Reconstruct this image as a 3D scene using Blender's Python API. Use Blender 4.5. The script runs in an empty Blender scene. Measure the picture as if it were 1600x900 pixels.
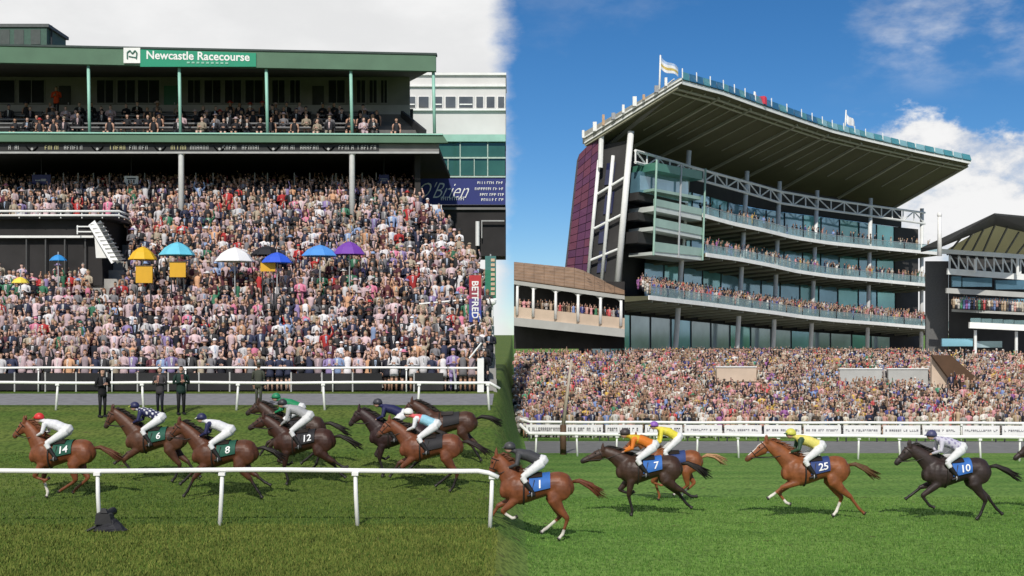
import bpy, math, random
import numpy as np
from mathutils import Vector, Matrix
random.seed(7)
RNG = np.random.default_rng(11)
scene = bpy.context.scene
COL = scene.collection
R = math.radians

# ------------------------------------------------------------------ camera
EYE = 6.0            # eye height in metres
F_PX = 2000.0        # focal length in photo pixels (photo is 1600 wide)
HOR = 520.0          # photo row of the eye level
cam_data = bpy.data.cameras.new('camera')
cam_data.sensor_width = 36.0
cam_data.lens = 36.0 * F_PX / 1600.0
cam_data.shift_y = (HOR - 450.0) / 1600.0
cam_data.clip_start = 0.5
cam_data.clip_end = 8000
cam = bpy.data.objects.new('camera', cam_data)
COL.objects.link(cam)
cam.location = (0, 0, EYE)
cam.rotation_euler = (R(90), 0, 0)
scene.camera = cam

# ------------------------------------------------------------------ light
SUN_TO = Vector((-0.06, -0.79, 0.61)).normalized()     # towards the sun: behind the camera and a little to the left
elev = math.asin(SUN_TO.z)
azim = math.atan2(SUN_TO.x, SUN_TO.y)
sun = bpy.data.lights.new('sun', 'SUN')
sun.energy = 3.6
sun.angle = R(0.6)
sun.color = (1.0, 0.95, 0.87)
suno = bpy.data.objects.new('sun', sun)
COL.objects.link(suno)
suno.rotation_euler = SUN_TO.to_track_quat('Z', 'Y').to_euler()

world = bpy.data.worlds.new('World')
scene.world = world
world.use_nodes = True
NT = world.node_tree
NT.nodes.clear()

def wn(t, **kw):
    n = NT.nodes.new(t)
    for k, v in kw.items():
        setattr(n, k, v)
    return n

def wmath(op, a, b=None, c=None, clamp=False):
    n = wn('ShaderNodeMath', operation=op, use_clamp=clamp)
    for i, v in enumerate((a, b, c)):
        if v is None:
            continue
        if isinstance(v, (int, float)):
            n.inputs[i].default_value = v
        else:
            NT.links.new(v, n.inputs[i])
    return n.outputs[0]

def wramp(v, lo, hi):
    n = wn('ShaderNodeMapRange', interpolation_type='SMOOTHSTEP')
    NT.links.new(v, n.inputs[0])
    n.inputs[1].default_value = lo
    n.inputs[2].default_value = hi
    return n.outputs[0]

def wnoise(vec, scale, detail=6, rough=0.55, mapscale=(1, 1, 1), loc=(0, 0, 0)):
    m = wn('ShaderNodeMapping')
    m.inputs['Scale'].default_value = mapscale
    m.inputs['Location'].default_value = loc
    NT.links.new(vec, m.inputs['Vector'])
    n = wn('ShaderNodeTexNoise')
    n.inputs['Scale'].default_value = scale
    n.inputs['Detail'].default_value = detail
    n.inputs['Roughness'].default_value = rough
    NT.links.new(m.outputs[0], n.inputs['Vector'])
    return n.outputs[0]

sky = wn('ShaderNodeTexSky', sky_type='NISHITA')
sky.sun_disc = False
sky.sun_elevation = elev
sky.sun_rotation = azim
sky.altitude = 2500
sky.air_density = 1.0
sky.dust_density = 0.0
sky.ozone_density = 5.0
hs = wn('ShaderNodeHueSaturation')
hs.inputs['Saturation'].default_value = 1.22
NT.links.new(sky.outputs[0], hs.inputs['Color'])
bg_sky = wn('ShaderNodeBackground')
bg_sky.inputs['Strength'].default_value = 0.085
NT.links.new(hs.outputs[0], bg_sky.inputs['Color'])
tc = wn('ShaderNodeTexCoord')
sep = wn('ShaderNodeSeparateXYZ')
NT.links.new(tc.outputs['Generated'], sep.inputs[0])
dx, dy, dz = sep.outputs
azr = wmath('ARCTAN2', dx, dy)                          # 0 straight ahead, + to the right
n_big = wnoise(tc.outputs['Generated'], 5.0, 7, 0.58, (1, 1, 2.2), (0.4, 0.1, 0.3))
n_fine = wnoise(tc.outputs['Generated'], 16.0, 8, 0.62, (1, 1, 1.6), (2.0, 0.7, 0.2))
# the overcast bank that covers the left half of the sky, with a ragged edge
edge = wmath('ADD', azr, wmath('MULTIPLY', wmath('SUBTRACT', n_fine, 0.5), 0.05))
left_bank = wmath('SUBTRACT', 1.0, wramp(edge, -0.022, 0.004))
back_open = wramp(azr, -3.0, -2.7)
left_bank = wmath('MULTIPLY', left_bank, back_open)
# cumulus low in the sky on the right
low_top = wmath('ADD', 0.142, wmath('MULTIPLY', wmath('SUBTRACT', n_big, 0.5), 0.12))
low_top = wmath('ADD', low_top, wmath('MULTIPLY', wmath('SUBTRACT', n_fine, 0.5), 0.10))
cum = wmath('MULTIPLY', wramp(wmath('SUBTRACT', low_top, dz), -0.006, 0.012), wramp(azr, 0.255, 0.30))
cum = wmath('MULTIPLY', cum, wmath('ADD', 0.55, wmath('MULTIPLY', wramp(n_fine, 0.36, 0.55), 0.45)))
cum_mask = wmath('MULTIPLY', cum, wramp(dz, -0.02, 0.02))
# thin high wisps, mostly towards the right
wisp = wmath('MULTIPLY', wramp(n_big, 0.50, 0.66), wramp(dz, 0.165, 0.215))
wisp = wmath('MULTIPLY', wisp, wmath('ADD', 0.12, wmath('MULTIPLY', wramp(azr, 0.20, 0.32), 0.5)))
few = wmath('MULTIPLY', wramp(n_big, 0.60, 0.70), 0.30)
mask = wmath('MAXIMUM', wmath('MAXIMUM', left_bank, cum_mask), wmath('MAXIMUM', wisp, few))
bg_cl = wn('ShaderNodeBackground')
cr = wn('ShaderNodeMixRGB')
cr.inputs[1].default_value = (0.70, 0.71, 0.75, 1)
cr.inputs[2].default_value = (1.0, 1.0, 1.0, 1)
NT.links.new(wramp(n_fine, 0.35, 0.6), cr.inputs[0])
cl = wn('ShaderNodeMixRGB')
cl.inputs[1].default_value = (0.86, 0.865, 0.87, 1)
cl.inputs[2].default_value = (1.0, 1.0, 1.0, 1)
NT.links.new(wramp(n_big, 0.35, 0.65), cl.inputs[0])
cm_ = wn('ShaderNodeMixRGB')
NT.links.new(left_bank, cm_.inputs[0]); NT.links.new(cr.outputs[0], cm_.inputs[1]); NT.links.new(cl.outputs[0], cm_.inputs[2])
NT.links.new(cm_.outputs[0], bg_cl.inputs['Color'])
bg_cl.inputs['Strength'].default_value = 0.92
mix = wn('ShaderNodeMixShader')
NT.links.new(mask, mix.inputs[0])
NT.links.new(bg_sky.outputs[0], mix.inputs[1])
NT.links.new(bg_cl.outputs[0], mix.inputs[2])
wo = wn('ShaderNodeOutputWorld')
NT.links.new(mix.outputs[0], wo.inputs[0])

scene.view_settings.view_transform = 'Standard'
scene.view_settings.look = 'None'
scene.view_settings.exposure = 0.0
scene.view_settings.gamma = 1.0
scene.view_settings.use_curve_mapping = False
scene.render.engine = 'CYCLES'
scene.cycles.use_denoising = True
scene.cycles.max_bounces = 6
scene.cycles.transparent_max_bounces = 12

# ------------------------------------------------------------------ helpers
def P(u, v, d):
    """photo pixel at a chosen depth (metres in front of the camera) -> world point"""
    return np.array([(u - 800.0) / F_PX * d, d, EYE - (v - HOR) / F_PX * d])

def zat(v, d):
    return EYE - (v - HOR) / F_PX * d

MATS = {}
def mat(name, rgb, rough=0.65, var=0.14, scale=6.0, bump=0.0, metal=0.0, spec=0.4, attr=None, trans=0.0):
    if name in MATS:
        return MATS[name]
    m = bpy.data.materials.new(name)
    m.use_nodes = True
    nt = m.node_tree
    b = nt.nodes['Principled BSDF']
    b.inputs['Roughness'].default_value = rough
    b.inputs['Metallic'].default_value = metal
    b.inputs['Specular IOR Level'].default_value = spec
    tcn = nt.nodes.new('ShaderNodeTexCoord')
    no = nt.nodes.new('ShaderNodeTexNoise')
    no.inputs['Scale'].default_value = scale
    no.inputs['Detail'].default_value = 6
    nt.links.new(tcn.outputs['Object'], no.inputs['Vector'])
    mr = nt.nodes.new('ShaderNodeMapRange')
    nt.links.new(no.outputs[0], mr.inputs[0])
    mr.inputs[1].default_value = 0.3
    mr.inputs[2].default_value = 0.7
    mr.inputs[3].default_value = 1.0 - var
    mr.inputs[4].default_value = 1.0 + var
    mul = nt.nodes.new('ShaderNodeVectorMath')
    mul.operation = 'SCALE'
    if attr:
        an = nt.nodes.new('ShaderNodeAttribute')
        an.attribute_name = attr
        nt.links.new(an.outputs['Color'], mul.inputs[0])
    else:
        mul.inputs[0].default_value = rgb
    nt.links.new(mr.outputs[0], mul.inputs['Scale'])
    nt.links.new(mul.outputs[0], b.inputs['Base Color'])
    if trans:
        b.inputs['Transmission Weight'].default_value = trans
    if bump:
        bn = nt.nodes.new('ShaderNodeBump')
        bn.inputs['Strength'].default_value = bump
        bn.inputs['Distance'].default_value = 0.03
        nt.links.new(no.outputs[0], bn.inputs['Height'])
        nt.links.new(bn.outputs[0], b.inputs['Normal'])
    MATS[name] = m
    return m

WLOC = {}
def tag(o, label=None, cat=None, group=None, kind=None):
    if label: o['label'] = label
    if cat: o['category'] = cat
    if group: o['group'] = group
    if kind: o['kind'] = kind
    return o

def empty(name, loc, label, cat, group=None):
    o = bpy.data.objects.new(name, None)
    o.empty_display_size = 0.2
    COL.objects.link(o)
    o.location = tuple(float(c) for c in loc)
    WLOC[o] = np.array(loc, float)
    return tag(o, label, cat, group)

class MB:
    """collects geometry in world coordinates, links it as ONE mesh object"""
    def __init__(self):
        self.v = []; self.f = []; self.c = []; self.cur = 0; self.n = 0
    def add(self, vs, fs, c=None):
        k = self.n
        vs = [tuple(float(x) for x in p) for p in vs]
        self.v += vs
        self.n += len(vs)
        for f in fs:
            self.f.append(tuple(k + i for i in f))
            self.c.append(self.cur if c is None else c)
        return self
    def hexa(self, b, t, c=None):
        """b, t: four bottom and four top corners in the same order"""
        return self.add(list(b) + list(t), [(3, 2, 1, 0), (4, 5, 6, 7), (0, 1, 5, 4), (1, 2, 6, 5), (2, 3, 7, 6), (3, 0, 4, 7)], c)
    def box(self, lo, hi, c=None):
        x0, y0, z0 = lo; x1, y1, z1 = hi
        return self.hexa([(x0, y0, z0), (x1, y0, z0), (x1, y1, z0), (x0, y1, z0)], [(x0, y0, z1), (x1, y0, z1), (x1, y1, z1), (x0, y1, z1)], c)
    def beam(self, p, q, w, h=None, c=None, up=(0, 0, 1)):
        h = w if h is None else h
        p = np.array(p, float); q = np.array(q, float)
        t = q - p; t /= max(np.linalg.norm(t), 1e-9)
        up = np.array(up, float)
        if abs(t @ up) > 0.95: up = np.array([0, 1.0, 0])
        s = np.cross(t, up); s /= np.linalg.norm(s)
        n = np.cross(s, t)
        o = [(-w / 2, -h / 2), (w / 2, -h / 2), (w / 2, h / 2), (-w / 2, h / 2)]
        return self.hexa([p + s * a + n * b for a, b in o], [q + s * a + n * b for a, b in o], c)
    def tube(self, pts, rad, n=8, c=None, squash=1.0, cap=True):
        pts = [np.array(p, float) for p in pts]
        if np.isscalar(rad): rad = [rad] * len(pts)
        rings = []
        prev = None
        for i, p in enumerate(pts):
            a = pts[max(i - 1, 0)]; b = pts[min(i + 1, len(pts) - 1)]
            t = b - a; t /= max(np.linalg.norm(t), 1e-9)
            if prev is None:
                up = np.array([0, 0, 1.0]) if abs(t[2]) < 0.9 else np.array([0, 1.0, 0])
            else:
                up = prev
            s = np.cross(t, up); s /= max(np.linalg.norm(s), 1e-9)
            nn = np.cross(s, t); prev = nn
            rings.append([p + rad[i] * (math.cos(k * 2 * math.pi / n) * s * squash + math.sin(k * 2 * math.pi / n) * nn) for k in range(n)])
        return self.loft(rings, c, cap)
    def loft(self, rings, c=None, cap=True):
        n = len(rings[0]); vs = [p for r in rings for p in r]; fs = []
        for i in range(len(rings) - 1):
            for k in range(n):
                fs.append((i * n + k, i * n + (k + 1) % n, (i + 1) * n + (k + 1) % n, (i + 1) * n + k))
        if cap:
            fs.append(tuple(reversed(range(n))))
            fs.append(tuple((len(rings) - 1) * n + k for k in range(n)))
        return self.add(vs, fs, c)
    def ball(self, ctr, r, n=8, m=6, c=None):
        r = np.array([r, r, r] if np.isscalar(r) else r, float); ctr = np.array(ctr, float)
        rings = []
        for i in range(m + 1):
            a = math.pi * (i + 0.02) / (m + 0.04)
            rings.append([ctr + r * np.array([math.sin(a) * math.cos(2 * math.pi * k / n), math.sin(a) * math.sin(2 * math.pi * k / n), -math.cos(a)]) for k in range(n)])
        return self.loft(rings, c)
    def mesh(self, name, mats, off=(0, 0, 0), smooth=False, colors=None):
        me = bpy.data.meshes.new(name)
        off = np.array(off, float)
        me.from_pydata([tuple(np.array(p) - off) for p in self.v], [], self.f)
        ms = mats if isinstance(mats, (list, tuple)) else [mats]
        for m in ms: me.materials.append(m)
        if len(ms) > 1:
            me.polygons.foreach_set('material_index', [min(c, len(ms) - 1) for c in self.c])
        if colors is not None:
            a = me.attributes.new('Col', 'FLOAT_COLOR', 'FACE')
            tab = np.ones((len(colors), 4)); tab[:, :3] = colors
            a.data.foreach_set('color', tab[np.array(self.c)].ravel())
        if smooth:
            me.polygons.foreach_set('use_smooth', [True] * len(me.polygons))
        me.update()
        return me
    def build(self, name, mats, parent=None, smooth=False, label=None, cat=None, group=None, kind=None, colors=None):
        off = WLOC[parent] if parent is not None else np.zeros(3)
        me = self.mesh(name, mats, off, smooth, colors)
        o = bpy.data.objects.new(name, me)
        COL.objects.link(o)
        if parent is not None: o.parent = parent
        WLOC[o] = off
        return tag(o, label, cat, group, kind)

def place(me, name, loc, parent=None, rotz=0.0, **kw):
    """another object on shared mesh data"""
    o = bpy.data.objects.new(name, me)
    COL.objects.link(o)
    off = WLOC[parent] if parent is not None else np.zeros(3)
    o.location = tuple(np.array(loc, float) - off)
    o.rotation_euler = (0, 0, rotz)
    if parent is not None: o.parent = parent
    WLOC[o] = np.array(loc, float)
    return tag(o, **kw)

# lettering: outlines of the built-in font as flat 2-D meshes
TEXT = {}
def text2d(s, shear=0.0, bold=0.0, space=1.0):
    key = (s, shear, bold, space)
    if key in TEXT: return TEXT[key]
    cu = bpy.data.curves.new('lettering', 'FONT')
    cu.body = s; cu.shear = shear; cu.offset = bold; cu.resolution_u = 3
    cu.align_x = 'CENTER'; cu.align_y = 'CENTER'; cu.size = 1.0; cu.space_character = space
    o = bpy.data.objects.new('lettering', cu)
    COL.objects.link(o)
    dg = bpy.context.evaluated_depsgraph_get()
    dg.update()
    me = bpy.data.meshes.new_from_object(o.evaluated_get(dg))
    vs = np.array([v.co[:2] for v in me.vertices]) if len(me.vertices) else np.zeros((0, 2))
    fs = [tuple(p.vertices) for p in me.polygons]
    bpy.data.objects.remove(o); bpy.data.curves.remove(cu); bpy.data.meshes.remove(me)
    if len(vs):
        vs = vs - (vs.max(0) + vs.min(0)) / 2
    TEXT[key] = (vs, fs)
    return vs, fs

def text_on(mb, s, ctr, ax, ay, width=None, height=None, c=None, **kw):
    """flat lettering at ctr, ax / ay unit vectors of reading direction and up"""
    vs, fs = text2d(s, **kw)
    ext = vs.max(0) - vs.min(0)
    sx = width / ext[0] if width else None
    sy = height / ext[1] if height else None
    if sx is None: sx = sy
    if sy is None: sy = sx
    ctr = np.array(ctr, float); ax = np.array(ax, float); ay = np.array(ay, float)
    mb.add([ctr + ax * a * sx + ay * b * sy for a, b in vs], fs, c)

def realise(mb, voxel, smooth_it=5, factor=0.5):
    """union of overlapping closed pieces -> one continuous smooth surface (vertex array, faces)"""
    me = bpy.data.meshes.new('tmp')
    me.from_pydata(mb.v, [], mb.f)
    o = bpy.data.objects.new('tmp', me)
    COL.objects.link(o)
    md = o.modifiers.new('r', 'REMESH'); md.mode = 'VOXEL'; md.voxel_size = voxel; md.adaptivity = 0.0
    ms = o.modifiers.new('s', 'SMOOTH'); ms.iterations = smooth_it; ms.factor = factor
    dg = bpy.context.evaluated_depsgraph_get(); dg.update()
    out = bpy.data.meshes.new_from_object(o.evaluated_get(dg))
    bpy.data.objects.remove(o); bpy.data.meshes.remove(me)
    return out

M_WHITE = mat('white_paint', (0.78, 0.78, 0.76), 0.45, 0.06, 2.5)
M_DARK = mat('dark_paint', (0.035, 0.037, 0.04), 0.7, 0.2, 1.2)
M_CONC = mat('concrete', (0.34, 0.33, 0.31), 0.85, 0.2, 1.5, 0.3)
M_STEEL = mat('pale_steel', (0.45, 0.46, 0.47), 0.4, 0.08, 3.0, metal=0.3)
M_BLACK = mat('black_rubber', (0.012, 0.012, 0.013), 0.6, 0.2, 8)

# ------------------------------------------------------------------ ground
LY = [-300, 0, 20, 26.7, 33, 38, 47, 54, 90, 200, 600, 5000]
LZ = [2.1, 2.1, 2.05, 1.97, 1.67, 2.0, 3.18, 3.50, 3.50, 2.0, 0, -3]
RY = [-300, 0, 20, 24, 34.5, 62, 86, 200, 600, 5000]
RZ = [1.6, 1.6, 1.45, 1.40, 1.08, -0.05, -1.15, -1.5, -2, -3]
def gz(x, y):
    w = np.clip((np.asarray(x, float) + 0.7) / 1.4, 0, 1)
    w = w * w * (3 - 2 * w)
    return np.interp(y, LY, LZ) * (1 - w) + np.interp(y, RY, RZ) * w

def grid_sheet(xs, ys, zf, name, material, **kw):
    X, Y = np.meshgrid(xs, ys)
    Z = zf(X, Y)
    V = np.stack([X, Y, Z], -1).reshape(-1, 3)
    nx, ny = len(xs), len(ys)
    i = (np.arange(ny - 1)[:, None] * nx + np.arange(nx - 1)[None]).ravel()
    Fq = np.stack([i, i + 1, i + nx + 1, i + nx], -1)
    me = bpy.data.meshes.new(name)
    me.from_pydata(V.tolist(), [], Fq.tolist())
    me.polygons.foreach_set('use_smooth', [True] * len(me.polygons))
    me.materials.append(material)
    o = bpy.data.objects.new(name, me)
    COL.objects.link(o)
    WLOC[o] = np.zeros(3)
    return tag(o, **kw)

def turf_material():
    m = bpy.data.materials.new('turf')
    m.use_nodes = True
    nt = m.node_tree; b = nt.nodes['Principled BSDF']
    b.inputs['Roughness'].default_value = 0.9
    b.inputs['Specular IOR Level'].default_value = 0.15
    L = nt.links.new
    def node(t, **kw):
        n = nt.nodes.new(t)
        for k, v in kw.items(): setattr(n, k, v)
        return n
    tcn = node('ShaderNodeTexCoord'); se = node('ShaderNodeSeparateXYZ'); L(tcn.outputs['Object'], se.inputs[0])
    def rng_(sock, a, b_):
        n = node('ShaderNodeMapRange', interpolation_type='SMOOTHSTEP'); L(sock, n.inputs[0])
        n.inputs[1].default_value = a; n.inputs[2].default_value = b_
        return n.outputs[0]
    def noise(scale, detail, ms=(1, 1, 1)):
        mp = node('ShaderNodeMapping'); mp.inputs['Scale'].default_value = ms; L(tcn.outputs['Object'], mp.inputs[0])
        n = node('ShaderNodeTexNoise'); n.inputs['Scale'].default_value = scale; n.inputs['Detail'].default_value = detail
        L(mp.outputs[0], n.inputs['Vector']); return n.outputs[0]
    def mixc(f, a, b_):
        n = node('ShaderNodeMixRGB')
        if isinstance(f, float): n.inputs[0].default_value = f
        else: L(f, n.inputs[0])
        for k, c in ((1, a), (2, b_)):
            if isinstance(c, tuple): n.inputs[k].default_value = c + (1,)
            else: L(c, n.inputs[k])
        return n.outputs[0]
    # two turfs: olive on the left course (rough strip outside the rail, mown track inside), green on the right course
    track = mixc(rng_(noise(0.35, 4, (0.4, 1.5, 1)), 0.35, 0.65), (0.066, 0.118, 0.020), (0.098, 0.136, 0.028))
    rough = mixc(rng_(noise(0.8, 4), 0.3, 0.7), (0.116, 0.146, 0.026), (0.150, 0.168, 0.036))
    left = mixc(rng_(se.outputs[1], 27.05, 26.6), track, rough)
    right = mixc(rng_(noise(0.30, 4, (0.35, 1.6, 1)), 0.35, 0.65), (0.088, 0.185, 0.034), (0.135, 0.235, 0.052))
    base = mixc(rng_(se.outputs[0], -0.8, 0.8), left, right)
    fine = noise(9.0, 8, (1, 0.5, 1))
    dark = mixc(rng_(fine, 0.30, 0.62), (0.55, 0.6, 0.5), (1.25, 1.2, 1.15))
    mul = node('ShaderNodeMixRGB', blend_type='MULTIPLY'); mul.inputs[0].default_value = 1.0
    L(base, mul.inputs[1]); L(dark, mul.inputs[2])
    # scattered bare soil and hoof marks
    soil = rng_(noise(2.2, 6, (1, 0.8, 1)), 0.66, 0.74)
    fin = mixc(soil, mul.outputs[0], (0.085, 0.070, 0.030))
    L(fin, b.inputs['Base Color'])
    bn = node('ShaderNodeBump'); bn.inputs['Strength'].default_value = 0.7; bn.inputs['Distance'].default_value = 0.06
    L(fine, bn.inputs['Height']); L(bn.outputs[0], b.inputs['Normal'])
    return m
M_TURF = turf_material()
xs = np.unique(np.concatenate([np.linspace(-3000, -60, 12), np.linspace(-60, -4, 29), np.linspace(-4, 4, 41), np.linspace(4, 90, 44), np.linspace(90, 3000, 12)]))
ys = np.unique(np.concatenate([np.linspace(-300, 16, 8), np.linspace(16, 60, 60), np.linspace(60, 200, 36), np.linspace(200, 5000, 14)]))
grid_sheet(xs, ys, gz, 'ground', M_TURF, kind='structure', label='mown racecourse turf, olive on the left course and bright green on the right')

M_ROAD = mat('asphalt_path', (0.20, 0.20, 0.215), 0.85, 0.16, 3.0, 0.2)
M_PATH2 = mat('grey_path', (0.17, 0.17, 0.165), 0.85, 0.2, 2.0, 0.2)
grid_sheet(np.linspace(-60, -0.75, 60), np.linspace(48.6, 53.2, 10), lambda x, y: gz(x, y) + 0.006, 'path', M_ROAD, kind='structure',
           label='grey asphalt path between the two far rails of the left course')
grid_sheet(np.linspace(0.75, 90, 60), np.linspace(66.5, 82.5, 10), lambda x, y: gz(x, y) + 0.006, 'path', M_PATH2, kind='structure',
           label='grey path between the two far rails of the right course')

# grass blades: short turf in the near field
def grass(n, x0, x1, y0, y1, hgt, name, tint, label):
    u = RNG.random(n)
    y = y0 + (y1 - y0) * u ** 1.35
    xlo = np.maximum(x0 * y / y1 * 1.0, x0); xhi = np.minimum(x1 * y / y1, x1)
    x = xlo + (xhi - xlo) * RNG.random(n)
    z = gz(x, y)
    a = RNG.random(n) * 2 * math.pi
    w = 0.012 + 0.014 * RNG.random(n)
    h = hgt * (0.45 + 0.9 * RNG.random(n) ** 2)
    lean = 0.6 * h[:, None] * np.stack([np.cos(a * 3), np.sin(a * 3)], -1) * RNG.random(n)[:, None]
    p0 = np.stack([x - w * np.cos(a), y - w * np.sin(a), z - 0.01], -1)
    p1 = np.stack([x + w * np.cos(a), y + w * np.sin(a), z - 0.01], -1)
    p2 = np.stack([x + lean[:, 0], y + lean[:, 1], z + h], -1)
    V = np.stack([p0, p1, p2], 1).reshape(-1, 3)
    me = bpy.data.meshes.new(name)
    me.vertices.add(3 * n); me.loops.add(3 * n); me.polygons.add(n)
    me.vertices.foreach_set('co', V.ravel())
    me.loops.foreach_set('vertex_index', np.arange(3 * n))
    me.polygons.foreach_set('loop_start', np.arange(0, 3 * n, 3))
    at = me.attributes.new('Col', 'FLOAT_COLOR', 'FACE')
    k = RNG.random(n)[:, None]
    c = np.ones((n, 4)); c[:, :3] = np.array(tint[0]) * (1 - k) + np.array(tint[1]) * k
    at.data.foreach_set('color', c.ravel())
    me.materials.append(mat('grass_blade', (0, 0, 0), 0.8, 0.2, 1.0, attr='Col', spec=0.15))
    me.update(); me.validate()
    o = bpy.data.objects.new(name, me); COL.objects.link(o); WLOC[o] = np.zeros(3)
    tag(o, label, 'grass', kind='stuff')
grass(70000, -17, -0.4, 20, 40, 0.055, 'grass', ((0.05, 0.10, 0.014), (0.13, 0.17, 0.036)), 'short olive grass blades on the left course')
grass(36000, -11, -0.3, 19, 26.9, 0.065, 'grass', ((0.085, 0.12, 0.020), (0.19, 0.215, 0.05)), 'longer yellowish grass in front of the near white rail')
grass(70000, 0.3, 17, 20, 40, 0.05, 'grass', ((0.06, 0.15, 0.022), (0.16, 0.27, 0.062)), 'short bright green grass blades on the right course')

# ------------------------------------------------------------------ rails
M_RAIL = mat('white_plastic', (0.80, 0.80, 0.77), 0.35, 0.05, 1.5)
def rail(label, pts, posts, top, r, pr, thick_bar=True, lean=0.03, foot=0.0):
    """pts: (x, y) plan points; posts: plan points; top: height over ground"""
    z0 = float(gz(*pts[0]))
    root = empty('racecourse_rail', (pts[0][0], pts[0][1], z0), label, 'rail', 'white running rails')
    mb = MB()
    line = []
    for (ax, ay), (bx, by) in zip(pts[:-1], pts[1:]):
        for t in np.linspace(0, 1, 24, endpoint=False):
            x = ax + (bx - ax) * t; y = ay + (by - ay) * t
            line.append((x, y, float(gz(x, y)) + top + 0.012 * math.sin(x * 0.9)))
    x, y = pts[-1]
    line.append((x, y, float(gz(x, y)) + top))
    mb.tube(line, r, 10)
    mb.build('rail_bar', M_RAIL, root, smooth=True)
    for k, (x, y) in enumerate(posts):
        g = float(gz(x, y)); m = MB()
        dxl = lean * (1 if k % 2 else -1)
        m.tube([(x + dxl, y - foot, g - 0.05), (x + dxl * 0.3, y - foot * 0.6, g + top * 0.55), (x, y + 0.02, g + top - r)], [pr * 1.05, pr, pr * 0.9], 8)
        p = m.build('post', M_RAIL, root, smooth=True)
        m2 = MB(); m2.box((x - pr * 1.5, y - r * 1.05, g + top - r * 1.9), (x + pr * 1.5, y + r * 1.05, g + top - r * 0.7))
        m2.build('bracket', M_RAIL, p)
    return root
def xu(u, d): return (u - 800) / F_PX * d
rail('nearest white plastic running rail in front of the horses on the left',
     [(xu(-40, 26.7), 26.7), (xu(400, 26.9), 26.9), (xu(779, 26.7), 26.7)], [(xu(u, 26.75), 26.75) for u in (-45, 152, 347, 555, 769)], 1.15, 0.052, 0.045, lean=0.05)
rail('white running rail on the far side of the left track, beside the grey path',
     [(xu(-20, 47), 47), (xu(400, 47), 47), (xu(781, 47), 47)], [(xu(u, 47), 47) for u in (90, 222, 372, 505, 655, 762)], 0.99, 0.055, 0.045, lean=0.06)
rail('white crowd rail along the front row of spectators on the left',
     [(xu(-20, 54.1), 54.1), (xu(400, 54.1), 54.1), (xu(754, 54.1), 54.1)], [(xu(u, 54.1), 54.1) for u in range(60, 760, 115)], 1.02, 0.05, 0.03, lean=0.0)
rail('front white running rail on the far side of the right track',
     [(xu(812, 64), 64), (xu(1200, 61.5), 61.5), (xu(1620, 59), 59)], [(xu(u, np.interp(u, [812, 1620], [64, 59])), float(np.interp(u, [812, 1620], [64, 59]))) for u in range(838, 1620, 63)], 1.10, 0.085, 0.05, lean=0.04)
rail('rear white rail in front of the crowd on the right',
     [(xu(812, 86), 86), (xu(1200, 84.5), 84.5), (xu(1620, 83), 83)], [(xu(u, np.interp(u, [812, 1620], [86, 83])), float(np.interp(u, [812, 1620], [86, 83]))) for u in range(830, 1620, 48)], 1.15, 0.10, 0.045, lean=0.0)

# ------------------------------------------------------------------ people of the crowd
SKIN, HAIR, TOP, BOT, SHOE, ACC, EYEC = range(7)
def ring(cx, cy, cz, rx, ry, n, ph=0.0):
    return [(cx + rx * math.cos(ph + 2 * math.pi * k / n), cy + ry * math.sin(ph + 2 * math.pi * k / n), cz) for k in range(n)]

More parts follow.
